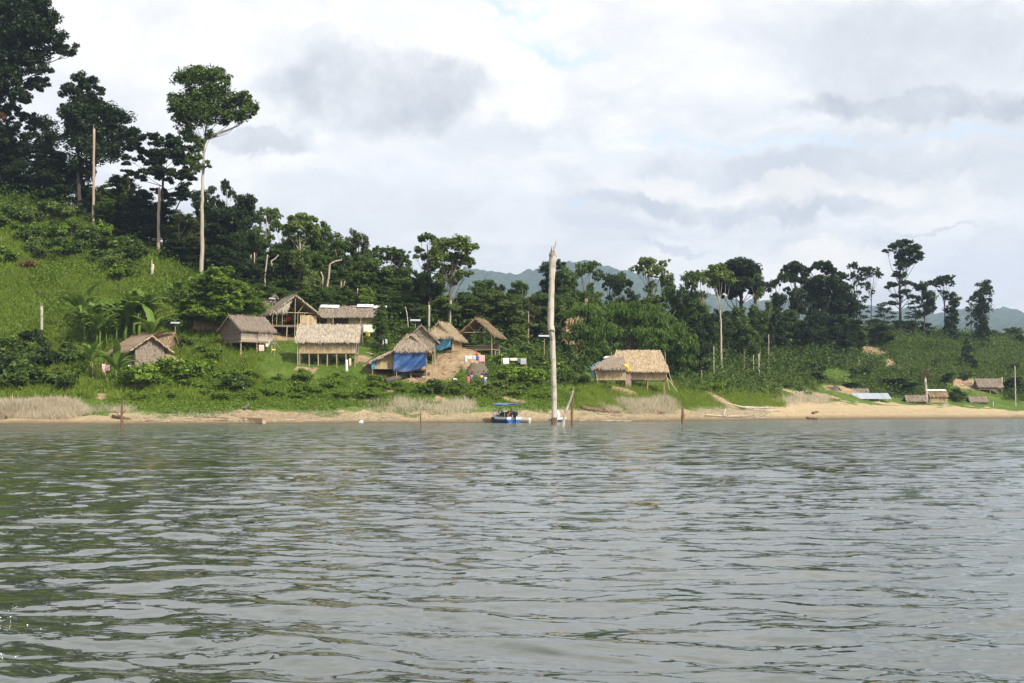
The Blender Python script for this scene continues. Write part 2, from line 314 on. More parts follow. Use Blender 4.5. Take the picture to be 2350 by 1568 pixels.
# ------------------------------------------------------------------ water
def build_water():
    r = [.5]; 
    while r[-1] < 2700:
        d = r[-1]; r.append(d + (.25 if d < 4 else max(.032, .0044*d) if d < 150 else .011*d if d < 320 else d*.12))
    r = np.array(r)
    uu = np.arange(-60, 2412, 4.6); a0 = np.arctan((uu-CX)/F)
    a = np.concatenate([np.linspace(-PI, a0[0]-.26, 40), np.linspace(a0[0]-.24, a0[0]-.004, 60), a0, np.linspace(a0[-1]+.004, a0[-1]+.24, 60), np.linspace(a0[-1]+.26, PI, 40)])
    Rr, A = np.meshgrid(r, a, indexing='ij'); X = (Rr*np.sin(A)).ravel(); Y = (Rr*np.cos(A)).ravel()
    dr = np.repeat(np.gradient(r), len(a)); z = np.zeros(len(X)); rs = R(5)
    wx = X + .35*np.sin(Y*.9+X*.3) + .2*np.sin(X*1.3-Y*.5); wy = Y + .3*np.sin(X*.7+1) + .15*np.sin(X*1.9+Y*.8)
    gust = .55 + .9*fbm(X*.07+3, Y*.045+8, 3)
    for k in range(96):
        lam = .11*(14 ** (rs.rand()**1.05)); th = rs.randn()*.62 + .22
        kx, ky = math.sin(th)*2*PI/lam, math.cos(th)*2*PI/lam; am = .0108*lam/(2*PI)*(1.0 if lam < 2 else .7)
        att = np.clip((lam/dr-1.8)/2.5, 0, 1); ph = rs.rand()*6.28
        s = np.sin(kx*wx+ky*wy+ph) if lam < 1.2 else np.sin(kx*X+ky*Y+ph)
        z += am*att*(s + .25*np.sin(2*(kx*X+ky*Y+ph)))*gust*1.35
    n, m_ = len(r), len(a); i = np.arange(n-1)[:, None]*m_ + np.arange(m_-1)[None]
    f = np.stack([i, i+1, i+m_+1, i+m_], -1)[:, :, ::-1].reshape(-1, 4)
    me = bpy.data.meshes.new('water'); me.vertices.add(len(z)); me.vertices.foreach_set('co', np.stack([X, Y, z], 1).astype(np.float32).ravel())
    me.loops.add(f.size); me.loops.foreach_set('vertex_index', f.ravel().astype(np.int32)); me.polygons.add(len(f))
    me.polygons.foreach_set('loop_start', np.arange(0, f.size, 4, dtype=np.int32)); me.polygons.foreach_set('loop_total', np.full(len(f), 4, np.int32))
    me.polygons.foreach_set('use_smooth', np.ones(len(f), bool)); me.update(calc_edges=True)
    m, nt = new_mat('lake_water'); g = N(nt); out = g('ShaderNodeOutputMaterial'); tc = g('ShaderNodeTexCoord').outputs['Object']
    v1 = g('ShaderNodeMapping', {'Vector': tc, 'Scale': (.6, 1, 1), 'Rotation': (0, 0, .2)}).outputs[0]
    dist = g('ShaderNodeVectorMath', {0: tc}, operation='LENGTH').outputs['Value']
    pv = g('ShaderNodeMapping', {'Vector': tc, 'Scale': (.05, .11, 1)}).outputs[0]; patch = g.rng(g.noise(pv, 1.0, 5, .65), .35, .65)
    h = g.math('ADD', g.math('MULTIPLY', g.noise(v1, 2.6, 3, .6, .4), 1.0), g.math('MULTIPLY', g.noise(v1, .8, 3), 1.6))
    bd = g.math('MULTIPLY', g.rng(dist, 12, 150, .018, .12), g.rng(patch, 0, 1, .55, 1.25))
    bp = g('ShaderNodeBump', {'Height': h, 'Strength': 1.0, 'Distance': bd}).outputs[0]
    tn = g('ShaderNodeTexNoise', {'Vector': g('ShaderNodeMapping', {'Vector': tc, 'Scale': (.8, 1.3, 1)}).outputs[0], 'Scale': 1.3, 'Detail': 3.0, 'Roughness': .6}).outputs['Color']
    kk = g.math('MULTIPLY', g.rng(dist, 14, 95, 0, 2.5), g.rng(patch, 0, 1, .65, 1.2))
    tv = g('ShaderNodeVectorMath', {0: g('ShaderNodeVectorMath', {0: tn, 1: (.5, .5, .5)}, operation='SUBTRACT').outputs[0], 1: (1, 1, 0)}, operation='MULTIPLY').outputs[0]
    nn = g('ShaderNodeVectorMath', {0: g('ShaderNodeVectorMath', {0: tv, 'Scale': kk}, operation='SCALE').outputs[0], 1: bp}, operation='ADD').outputs[0]
    bp = g('ShaderNodeVectorMath', {0: nn}, operation='NORMALIZE').outputs[0]
    b_ = g('ShaderNodeBsdfPrincipled', {'Base Color': (.036, .045, .032, 1), 'Roughness': g.rng(dist, 12, 130, .03, .14), 'IOR': 1.52, 'Specular IOR Level': .5, 'Normal': bp})
    nt.links.new(b_.outputs[0], out.inputs[0]); me.materials.append(m)
    tag(link(bpy.data.objects.new('water', me)), kind='structure')
build_water()
# ------------------------------------------------------------------ sky, sun, haze, camera
SUN_AZ, SUN_EL = math.radians(44), math.radians(42)   # azimuth from "behind the camera" towards the right
sdir = np.array([math.sin(SUN_AZ)*math.cos(SUN_EL), -math.cos(SUN_AZ)*math.cos(SUN_EL), math.sin(SUN_EL)])
def build_sky():
    w = bpy.data.worlds.new('World'); bpy.context.scene.world = w; w.use_nodes = True; nt = w.node_tree; nt.nodes.clear(); g = N(nt)
    out = g('ShaderNodeOutputWorld'); sky = g('ShaderNodeTexSky', sky_type='NISHITA'); sky.sun_disc = False
    sky.sun_elevation = SUN_EL; sky.sun_rotation = PI - SUN_AZ; sky.air_density = 1.0; sky.dust_density = 1.5
    blue = g('ShaderNodeVectorMath', {0: sky.outputs[0], 1: (.085, .085, .085)}, operation='MULTIPLY').outputs[0]
    d = g('ShaderNodeTexCoord').outputs['Generated']; sp = g('ShaderNodeSeparateXYZ', {0: d}); x, y, z = sp.outputs[0], sp.outputs[1], sp.outputs[2]
    zc = g.math('ADD', g.math('MAXIMUM', z, 0.0), .10)
    q = g('ShaderNodeCombineXYZ', {0: g.math('DIVIDE', x, zc), 1: g.math('DIVIDE', y, zc), 2: 0.0}).outputs[0]
    ya = g.math('MAXIMUM', y, .08); a = g.math('DIVIDE', x, ya); e = g.math('DIVIDE', z, ya)
    wrp = g('ShaderNodeTexNoise', {'Vector': d, 'Scale': 9.0, 'Detail': 6.0, 'Roughness': .62}).outputs['Color']
    wv = g('ShaderNodeSeparateXYZ', {0: wrp})
    a = g.math('ADD', a, g.math('MULTIPLY', g.math('SUBTRACT', wv.outputs[0], .5), .15)); e = g.math('ADD', e, g.math('MULTIPLY', g.math('SUBTRACT', wv.outputs[1], .5), .085))
    wr2 = g('ShaderNodeSeparateXYZ', {0: g('ShaderNodeTexNoise', {'Vector': d, 'Scale': 34.0, 'Detail': 6.0, 'Roughness': .65}).outputs['Color']})
    a = g.math('ADD', a, g.math('MULTIPLY', g.math('SUBTRACT', wr2.outputs[0], .5), .045)); e = g.math('ADD', e, g.math('MULTIPLY', g.math('SUBTRACT', wr2.outputs[1], .5), .028))
    def blob(px, py, rx, ry, soft=.38):
        u = g.math('MULTIPLY', g.math('SUBTRACT', a, (px-CX)/F), F/rx); v = g.math('MULTIPLY', g.math('SUBTRACT', e, float(slope(py))), F/ry)
        dd = g.math('SQRT', g.math('ADD', g.math('MULTIPLY', u, u), g.math('MULTIPLY', v, v)))
        return g.rng(dd, 1.0+soft*.6, 1.0-soft, smooth=True)
    n_big = g.noise(q, .55, 6, .6, .3); n_fine = g.noise(q, 1.9, 7, .62, .2); n_d = g.noise(d, 16, 6, .6)
    base = g.rng(n_big, .36, .66, smooth=True)
    col = g.mix(base, (.65, .66, .665), (.96, .94, .915))
    col = g.mix(g.math('MULTIPLY', g.rng(n_fine, .45, .72, smooth=True), .40), col, (.66, .70, .77))
    dz = g('ShaderNodeMapping', {'Vector': d, 'Scale': (1, 1, 1.9)}).outputs[0]
    puff = g.rng(g.noise(dz, 8.5, 10, .62, .35), .44, .56, smooth=True); bil = g.rng(g.math('ABSOLUTE', g.math('SUBTRACT', g.noise(dz, 15, 8, .6), .5)), 0, .13)
    col = g.mix(g.math('MULTIPLY', puff, .45), col, (1.06, 1.04, 1.01)); col = g.mix(g.math('MULTIPLY', g.math('SUBTRACT', 1.0, bil), .36), col, (.64, .67, .71))
    white = (1.04, 1.02, 1.0); grey = (.52, .54, .57); lgrey = (.66, .68, .70); cream = (1.0, .95, .86)
    wisp = g.rng(n_d, .36, .60, .30, 1.0)
    for (px, py, rx, ry, c, k) in [
        (420, 60, 620, 130, white, .8), (330, 300, 300, 190, (.97,.96,.98), .6), (1130, 190, 210, 110, white, .85), (1000, 420, 300, 120, (.95,.94,.95), .6), (1700, 120, 240, 130, (.95,.94,.96), .6),
        (860, 215, 270, 90, grey, .95), (700, 130, 160, 40, lgrey, .6), (1900, 60, 300, 60, lgrey, .6), (600, 340, 190, 38, grey, .75), (1130, 330, 130, 60, lgrey, .5), (2140, 120, 420, 110, (.60,.62,.65), .9), (2160, 235, 320, 38, (.46,.49,.53), .95),
        (1950, 375, 420, 48, (.56,.59,.63), .8), (1750, 468, 430, 30, (.54,.57,.61), .9), (1560, 572, 120, 13, (.53,.56,.60), .8), (2150, 522, 130, 8, (.54,.57,.61), .8), (1500, 530, 160, 10, lgrey, .6),
        (880, 480, 300, 80, lgrey, .5), (1870, 590, 120, 60, cream, .95), (1850, 425, 460, 34, cream, .5), (1600, 610, 220, 32, cream, .6), (2150, 480, 200, 40, cream, .5), (2200, 610, 200, 60, (.74,.76,.82), .7), (1180, 545, 160, 50, (.93,.92,.92), .6)]:
        col = g.mix(g.math('MULTIPLY', g.math('MULTIPLY', blob(px, py, rx, ry), wisp), k), col, c)
    for (px, py, rx, ry, k) in [(1290, 100, 120, 22, .8), (1180, 8, 60, 16, .7), (1760, 315, 260, 16, .5), (2250, 300, 200, 16, .5), (1370, 480, 60, 16, .3)]:
        col = g.mix(g.math('MULTIPLY', blob(px, py, rx, ry, .9), k), col, (.60, .78, .98))
    bst = g.rng(z, .285, .36, 1.0, 1.45); col = g('ShaderNodeVectorMath', {0: col, 'Scale': bst}, operation='SCALE').outputs[0]  # unseen sky above the view made brighter for the water reflections
    # unseen overhead clouds are made greyer to lower the ambient light
    over = g.rng(z, .55, .95, smooth=True); col = g.mix(over, col, g.mix(g.rng(n_big, .35, .65), (.26, .28, .30), (.48, .50, .52)))
    gap = g.math('MULTIPLY', g.rng(g.noise(q, .8, 5), .60, .70, smooth=True), g.rng(z, .3, .5)); col = g.mix(gap, col, blue)
    tot = g.mix(.06, col, blue)
    low = g.rng(z, -.02, 0.0); tot = g.mix(low, (.10, .12, .10), tot)
    bg = g('ShaderNodeBackground', {'Color': tot, 'Strength': 1.0}); nt.links.new(bg.outputs[0], out.inputs[0])
build_sky()
sl = bpy.data.lights.new('sun', 'SUN'); sl.energy = 5.0; sl.angle = math.radians(.6); sl.color = (1, .94, .82)
so = bpy.data.objects.new('sun', sl); C.objects.link(so)
from mathutils import Vector
so.rotation_euler = Vector(sdir).to_track_quat('Z', 'Y').to_euler(); so.location = (60, -60, 90)
HAZE = FULL
if HAZE:
    m, nt = new_mat('haze_air'); g = N(nt); out = g('ShaderNodeOutputMaterial')
    pv = g('ShaderNodeVolumePrincipled', {'Color': (.56, .70, .95, 1), 'Density': .000125, 'Anisotropy': .15, 'Density Attribute': '', 'Temperature Attribute': ''}); nt.links.new(pv.outputs[0], out.inputs['Volume'])
    b_ = MB().box((300, 2600, 298), (9000, 5600, 608)); o = b_.build('haze', m); tag(o, kind='stuff')
cam = bpy.data.cameras.new('camera'); cam.sensor_width = 36; cam.lens = 36*F/2350; cam.clip_end = 20000; cam.clip_start = .05
co = bpy.data.objects.new('camera', cam); co.location = (0, 0, CAMH); co.rotation_euler = (PI/2+TH, 0, 0); C.objects.link(co)
sc = bpy.context.scene; sc.camera = co
sc.view_settings.view_transform = 'Standard'; sc.view_settings.look = 'None'; sc.view_settings.exposure = .42; sc.view_settings.gamma = 1
sc.cycles.max_bounces = 6; sc.cycles.diffuse_bounces = 3; sc.cycles.glossy_bounces = 3; sc.cycles.transmission_bounces = 3; sc.cycles.volume_bounces = 0
sc.cycles.use_denoising = True
# ------------------------------------------------------------------ trees
def crown_quads(lobes, n, l, rs, flat=.75, droop=0.0, sub=18, clump=.34, wr=.5):
    """lobes: (x,y,z,rx,ry,rz); leaves gathered in clumps on the outer shell of every lobe"""
    L = np.array(lobes, float); wgt = (L[:, 3]*L[:, 4]*L[:, 5])**(2/3.); wgt /= wgt.sum(); out = []; av = []
    for lb, w in zip(L, wgt):
        k = max(4, int(n*w)); ns = max(5, int(sub*len(L)*w*1.0)); ns = min(ns, 60)
        d = unit(rs.randn(ns, 3)); d[:, 2] = np.abs(d[:, 2])*np.where(rs.rand(ns) < .72, 1, -1); rr = rs.uniform(.45, 1.0, ns)[:, None]
        cc = lb[:3] + d*rr*lb[3:]
        cs = rs.uniform(.6, 1.3, ns)*clump*min(lb[3], lb[4], lb[5]*1.4); cv = rs.rand(ns)
        j = rs.randint(0, ns, k); o = rs.randn(k, 3)*.55; o *= np.minimum(1, 1.0/np.maximum(np.linalg.norm(o, axis=1, keepdims=True), 1e-6)); o[:, 2] *= flat
        p = cc[j] + o*cs[j][:, None]
        nr = unit(o*.6 + np.array([0, 0, .8]) + rs.randn(k, 3)*.55)
        tip = None
        if droop: tip = unit(np.stack([o[:, 0], o[:, 1], -np.full(k, droop)], 1)); nr = unit(np.cross(tip, rs.randn(k, 3)))
        ll = l*rs.uniform(.6, 1.35, k)
        out.append(leaf_quads(p, nr, ll, ll*wr, rs, tip)); av.append(np.clip(cv[j]*.75 + rs.rand(k)*.35, 0, 1))
    return np.concatenate(out), np.concatenate(av)
def limb_mb(trunk, r0, lobes, rs, twig=4, r1=None, first=.45):
    mb = MB(); T = np.array(trunk, float); rad = np.linspace(r0, r1 if r1 else r0*.35, len(T)); 
    # resample with a slight wobble
    t = np.linspace(0, len(T)-1, len(T)*4); ii = np.clip(t.astype(int), 0, len(T)-2); ff = (t-ii)[:, None]
    S = T[ii]*(1-ff)+T[ii+1]*ff; S[1:-1, :2] += rs.randn(len(S)-2, 2)*r0*.12; rd = np.interp(t, range(len(T)), rad); rd[0] *= 1.35
    mb.tube(S, rd, 8, .3)
    zt = S[:, 2].max(); z0 = S[:, 2].min()
    for lb in lobes:
        c = np.array(lb[:3]); low = z0 + (zt-z0)*first
        cand = S[S[:, 2] >= low]; 
        if not len(cand): cand = S[-2:]
        k = np.argmin(np.linalg.norm(cand - (c - [0, 0, .5*abs(c[2]-low)+.3]), axis=1)); a = cand[k]; rb = np.interp(a[2], [z0, zt], [r0, r0*.35])*.42
        m = (a+c)/2 + rs.randn(3)*.05*np.linalg.norm(c-a) + [0, 0, -.05*np.linalg.norm(c-a)]
        mb.tube([a, a*.6+m*.4, m, m*.4+c*.6, c], [rb, rb*.8, rb*.65, rb*.5, rb*.3], 5, .3)
        for q in range(twig):
            e = c + unit(rs.randn(3)*[1, 1, .7]+[0, 0, .4])*np.array(lb[3:])*.85; b = m*.35+c*.65
            mb.tube([b, (b+e)/2+rs.randn(3)*.2, e], [rb*.35, rb*.25, rb*.1], 4, .3)
    return mb
def tree_mesh(lobes, trunk, r0, n, l, seed, **k):
    rs = R(seed); tw = k.pop('twig', 3); fs = k.pop('first', .45)
    q, a = crown_quads(lobes, n, l, rs, **k)
    tr = limb_mb(trunk, r0, lobes, rs, tw, first=fs)
    o = tr.build('trunk', M['bark'], smooth=True); me = o.data; bpy.data.objects.remove(o)
    return me, quad_mesh('crown', q, a, M['mid']), q.reshape(-1, 3)
def slotobj(o, m):
    o.material_slots[0].link = 'OBJECT'; o.material_slots[0].material = m
def mk(name, me, parent, m):
    o = bpy.data.objects.new(name, me); link(o, parent); slotobj(o, m); return o
# prototypes, all about 20 m tall standing on the origin
def lob(rs, n, zr, R0, rr, prof=None):
    o = []
    for i in range(n):
        t = (i+.5)/n; z = zr[0] + (zr[1]-zr[0])*t; w = prof(t) if prof else 1
        an = rs.rand()*6.28; d = R0*w*math.sqrt(rs.rand()); r = rs.uniform(*rr)
        o.append((d*math.cos(an), d*math.sin(an), z, r, r, r*rs.uniform(.5, .75)))
    return o
PROTO = {}
def proto(kind, i, lobes, r0, n, l, top=None, **k):
    sd = 100+len(PROTO)*13; zmax = max(b[2] for b in lobes); rs = R(sd)
    bot = k.pop('bend', .6)
    tr = [(0, 0, -1.5), (rs.randn()*bot*.4, rs.randn()*bot*.4, zmax*.3), (rs.randn()*bot, rs.randn()*bot, zmax*.6), (rs.randn()*bot, rs.randn()*bot, zmax*.93)]
    t, c, pts = tree_mesh(lobes, tr, r0, n, l, sd, **k)
    H = np.percentile(pts[:, 2], 99.7); W = (np.percentile(pts[:, 0], 99)-np.percentile(pts[:, 0], 1)+np.percentile(pts[:, 1], 99)-np.percentile(pts[:, 1], 1))/2
    PROTO.setdefault(kind, []).append((t, c, H, W))
for s in range(3):
    rs = R(11+s); proto('dense', s, lob(rs, 19, (4, 18.5), 4.6, (2.0, 3.2), lambda t: 1-.55*t**2), .35, 20000, .29)
for s in range(3):
    rs = R(31+s); proto('tall', s, lob(rs, 12, (8.5, 18.8), 3.6, (1.5, 2.6), lambda t: .7+.5*math.sin(t*3)), .3, 12000, .27, clump=.40)
for s in range(2):
    rs = R(41+s); proto('umbrella', s, [(5.2*math.cos(a)*d, 5.2*math.sin(a)*d, 17.2+1.7*(1-d)+rs.randn()*.5, 2.1, 2.1, .85) for a, d in [(rs.rand()*6.28, math.sqrt((j+.5)/13)) for j in range(13)]] + lob(rs, 3, (12, 15), 2.4, (1.1, 1.6)), .3, 5200, .30, twig=4, flat=.45)
for s in range(2):
    rs = R(51+s); L = []
    for j in range(5):
        z = 9+j*2.4; n = 4-(j > 3); ph = rs.rand()*6
        for q in range(n):
            d = (4.6-.5*j)*rs.uniform(.5, 1); L.append((d*math.cos(ph+q*6.28/n), d*math.sin(ph+q*6.28/n), z+rs.randn()*.5, rs.uniform(1.2, 2.0), rs.uniform(1.2, 2.0), .7))
    proto('tiered', s, L+[(0, 0, 19, 1.3, 1.3, 1)], .26, 5200, .30, twig=4, flat=.4, first=.3)
for s in range(2):
    rs = R(61+s); proto('column', s, lob(rs, 14, (1.5, 19), 1.5, (1.6, 2.5), lambda t: .8), .3, 8000, .32, flat=1.1)
for s in range(2):
    rs = R(71+s); L = [(6*math.cos(a)*math.sin(b), 6*math.cos(b)*1.0*math.sin(a*3), 11+7.6*math.cos(b)*.95, 2.5, 2.5, 1.8) for a, b in [(rs.rand()*6.28, rs.uniform(0, 1.45)) for j in range(20)]]
    L = [(5.6*math.cos(a)*math.sin(b), 5.6*math.sin(a)*math.sin(b), 10.5+7.6*math.cos(b), 2.5, 2.5, 1.8) for a, b in [(j*2.4, 1.5*math.sqrt((j+.5)/22)) for j in range(22)]]
    proto('dome', s, L, .42, 12000, .32, clump=.4)
for s in range(2):
    rs = R(81+s); proto('sparse', s, lob(rs, 11, (9, 18.8), 4.2, (1.2, 1.9), lambda t: .5+.7*math.sin(t*3.1)), .25, 3800, .30, twig=5, clump=.5)
for s in range(2):
    rs = R(91+s); L = [(2.6*(1-z/21)*math.cos(z*2.1)*1.3, 2.6*(1-z/21)*math.sin(z*2.1)*1.3, z, 2.6*(1-z/24), 2.6*(1-z/24), 1.5) for z in np.arange(2, 19, 1.3)]
    proto('cone', s, L, .3, 7500, .33)
cnt = {}
def tree(x, ytop, w, Y, kind, tone, label, cat='tree', group=None, bark='bark', ybase=None, name='rainforest_tree', dz=0.0):
    """a copy of a prototype tree: ytop and w are the outline height and width seen, Y the distance"""
    k = cnt.get(kind, 0); cnt[kind] = k+1; tm, cm, H, W = PROTO[kind][k % len(PROTO[kind])]
    if ybase is not None: b = gp(x, ybase); Y = b[1]
    b = onland(x, Y, ybase or (ytop+700)/2); top = P(x, ytop, Y)[2]; s = max(.05, (top-b[2]-dz)/H); sx = w*Y/F/W
    e = empty(name, b, (k*2.399) % 6.28, label, cat, group); e.scale = (sx, sx, s); e.location.z = b[2]+dz
    mk('trunk', tm, e, M[bark]); mk('crown', cm, e, M[tone]); return e
def hero(label, xb, yb, Y, trunk, lobes, n, l, tone, bark, r0, seed, group=None, name='rainforest_tree', limbs=(), extra=None, twig=3, first=.4, **k):
    """a tree laid out from its outline: trunk and lobes are seen positions (x,y[,rx,ry]) at distance Y, given real depth"""
    b = onland(xb, Y, yb); rs = R(seed); sc = Y/F; L = []; T = [(0, 0, -1.5)]
    for (x, y) in trunk: p = P(x, y, Y)-b; T.append((p[0], rs.randn()*.2, p[2]))
    for q in lobes:
        x, y, rx = q[:3]; ry = q[3] if len(q) > 3 else rx*.7; p = P(x, y, Y)-b; dy = q[4]*sc if len(q) > 4 else rs.uniform(-1, 1)*rx*sc*.9
        L.append((p[0], dy, p[2], rx*sc, rx*sc*.95, ry*sc))
    q, a = crown_quads(L, n, l, rs, **k); e = empty(name, b, 0, label, 'tree', group)
    mb = limb_mb(T, r0, L, rs, twig, first=first)
    for (pts, ra) in limbs:
        pp = [P(x, y, Y)-b for x, y in pts]; mb.tube([(p[0], -.1, p[2]) for p in pp], np.linspace(ra, ra*.4, len(pp)), 6, .3)
    mb.build('trunk', M[bark], e, smooth=True)
    mk('crown', quad_mesh('crown', q, a, M[tone]), e, M[tone])
    if extra:
        for (nm, lbs, nn, tn) in extra:
            L2 = []
            for (x, y, rx, ry) in lbs: p = P(x, y, Y)-b; L2.append((p[0], -2.5, p[2], rx*sc, rx*sc, ry*sc))
            q2, a2 = crown_quads(L2, nn, l, rs, **k); mk(nm, quad_mesh(nm, q2, a2, M[tn]), e, M[tn])
    return e
# --- the tall pale-trunked tree
hero('very tall tree with smooth pale trunk standing clear above the left forest', 463, 612, 214,
     [(463, 560), (464, 470), (465, 400), (468, 340), (473, 290)],
     [(470,185,45,28),(430,190,32,24),(505,190,30,25),(445,225,40,30),(490,225,48,32),(410,240,25,20),(545,240,38,22),(572,262,26,18),(540,270,30,16),(470,265,52,28),(420,275,30,20),
      (405,255,18,14),(440,305,26,20),(455,335,20,24),(485,312,14,14),(452,375,22,24),(480,378,10,12),(585,250,14,12),(455,165,20,12),(490,160,22,10),(500,262,30,22),(560,225,20,14),(432,250,26,22)],
     23000, .25, 'mid', 'palebark', .34, 5, limbs=[([(467,325),(490,310),(520,300),(545,290),(570,272)], .2), ([(459,392),(445,372),(438,352),(428,342)], .17)], clump=.44, twig=5, first=.72)
# --- giant at the left edge and its neighbours
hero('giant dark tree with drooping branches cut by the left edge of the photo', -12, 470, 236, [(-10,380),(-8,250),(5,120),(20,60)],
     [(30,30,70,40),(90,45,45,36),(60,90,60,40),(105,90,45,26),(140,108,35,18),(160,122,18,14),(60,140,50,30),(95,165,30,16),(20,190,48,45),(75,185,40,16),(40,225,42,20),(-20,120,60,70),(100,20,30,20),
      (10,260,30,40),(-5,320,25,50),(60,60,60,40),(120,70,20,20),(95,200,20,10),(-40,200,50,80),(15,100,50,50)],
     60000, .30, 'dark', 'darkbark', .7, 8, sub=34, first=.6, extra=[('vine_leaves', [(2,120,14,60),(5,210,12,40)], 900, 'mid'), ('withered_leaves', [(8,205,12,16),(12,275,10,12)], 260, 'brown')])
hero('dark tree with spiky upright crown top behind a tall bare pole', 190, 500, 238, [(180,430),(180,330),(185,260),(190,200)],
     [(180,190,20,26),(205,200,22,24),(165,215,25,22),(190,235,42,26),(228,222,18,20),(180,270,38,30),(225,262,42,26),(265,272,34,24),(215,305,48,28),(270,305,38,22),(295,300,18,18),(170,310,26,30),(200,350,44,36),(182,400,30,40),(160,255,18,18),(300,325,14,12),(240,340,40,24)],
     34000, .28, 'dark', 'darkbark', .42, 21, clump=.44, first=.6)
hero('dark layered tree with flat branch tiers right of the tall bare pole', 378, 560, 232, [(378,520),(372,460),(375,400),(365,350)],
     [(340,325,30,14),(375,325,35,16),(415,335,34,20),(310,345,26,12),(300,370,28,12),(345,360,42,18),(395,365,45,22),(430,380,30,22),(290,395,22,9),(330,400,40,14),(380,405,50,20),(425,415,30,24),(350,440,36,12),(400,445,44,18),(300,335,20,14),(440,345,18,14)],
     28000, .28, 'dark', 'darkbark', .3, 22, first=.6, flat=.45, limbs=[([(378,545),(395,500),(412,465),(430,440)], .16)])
# --- forked tree standing before the far mountain
hero('airy forked tree leaning right in front of the blue mountain', 1030, 740, 215, [(1031,700),(1036,660),(1040,630),(1052,600)],
     [(1020,560,32,16),(1050,560,30,16),(1075,575,20,14),(1040,590,34,14),(1070,605,24,10),(1082,600,12,8),(1030,620,30,14),(1060,630,26,10),(1010,600,22,16),(1040,645,18,8),(1000,580,18,14),(1088,565,10,8),(1012,640,18,14)],
     8500, .26, 'light', 'bark', .28, 33, clump=.42, twig=5, limbs=[([(1033,700),(1045,680),(1055,655),(1066,640)], .14)])
hero('thin straggly tree with open top left of the forked tree', 990, 745, 219, [(988,700),(984,640),(982,590),(980,560)],
     [(985,545,18,9),(968,548,12,8),(1000,552,12,8),(962,575,12,8),(978,590,14,9),(955,590,8,6),(994,580,14,9),(985,615,16,16),(975,645,18,18),(995,665,20,24)],
     3600, .25, 'mid', 'bark', .2, 34, clump=.5, twig=5)
hero('tall tree with pale trunk and sunlit rounded crown above the pavilion', 692, 705, 226, [(691,660),(690,610),(689,565),(692,545)],
     [(692,498,24,11),(675,508,18,10),(712,506,18,10),(690,520,34,14),(718,530,24,14),(665,528,16,14),(700,545,34,14)],
     6500, .27, 'light', 'palebark', .26, 35, clump=.4, limbs=[([(690,580),(700,555),(712,538)], .1), ([(689,580),(678,560),(664,545)], .1)])
hero('slender tree with very long pale trunk and light crown near the bamboo', 1655, 838, 262, [(1655,780),(1654,720),(1650,690),(1642,655)],
     [(1640,618,16,9),(1655,612,12,7),(1628,630,12,9),(1648,636,20,10),(1668,628,14,9),(1678,645,12,7),(1640,650,12,7)],
     3000, .3, 'light', 'palebark', .24, 36, clump=.45, twig=4)
hero('tallest emergent tree on the right ridge, open crown on a straight trunk', 2066, 748, 376, [(2066,715),(2065,680),(2064,650),(2066,620),(2070,590)],
     [(2082,556,15,9),(2062,562,14,9),(2050,566,14,7),(2035,577,13,4),(2098,572,16,10),(2078,580,24,10),(2110,580,8,7),(2106,592,12,8),(2086,600,18,9),(2066,610,15,10),(2066,592,12,9),(2056,630,11,7),(2070,632,10,8),(2050,652,15,6),(2080,650,14,7),(2035,660,9,4),(2096,656,9,5),(2076,672,16,7),(2056,680,14,5),(2048,695,14,5),(2088,682,12,5)],
     10000, .36, 'dark', 'darkbark', .42, 41, clump=.52, twig=4, flat=.5, first=.3)
hero('broad dome-crowned dark tree, largest on the right ridge', 1702, 755, 300, [(1701,700),(1700,660),(1698,630)],
     [(1695,610,28,13),(1670,622,22,14),(1722,622,22,14),(1695,632,42,15),(1665,648,26,15),(1728,648,26,15),(1695,655,38,12),(1655,665,14,12),(1738,668,16,14),(1685,672,22,8),(1672,680,16,7)],
     30000, .30, 'dark', 'darkbark', .5, 42, clump=.52, sub=30, flat=.8)
hero('massive dark tree with arched top and leafy skirt on the right ridge', 1900, 755, 345, [(1900,720),(1900,680),(1895,640)],
     [(1885,611,26,9),(1862,620,16,7),(1908,620,20,9),(1925,634,16,10),(1890,648,34,14),(1865,665,22,14),(1930,660,20,16),(1900,680,44,18),(1870,690,22,16),(1938,695,24,18),(1900,715,46,18),(1950,712,18,14),(1858,655,12,9),(1900,735,44,12),(1875,725,24,12)],
     36000, .34, 'dark', 'darkbark', .6, 43, clump=.52, sub=30)
hero('dark double-headed tree with a thick round top cluster left of the arched tree', 1830, 750, 335, [(1829,710),(1827,670),(1824,640)],
     [(1825,612,15,9),(1806,614,13,6),(1838,618,10,8),(1818,628,18,8),(1848,630,9,8),(1845,645,12,7),(1826,642,16,6),(1798,622,7,4),(1828,680,16,16),(1836,705,18,16),(1820,720,14,14)],
     11000, .38, 'dark', 'darkbark', .35, 44, clump=.6)
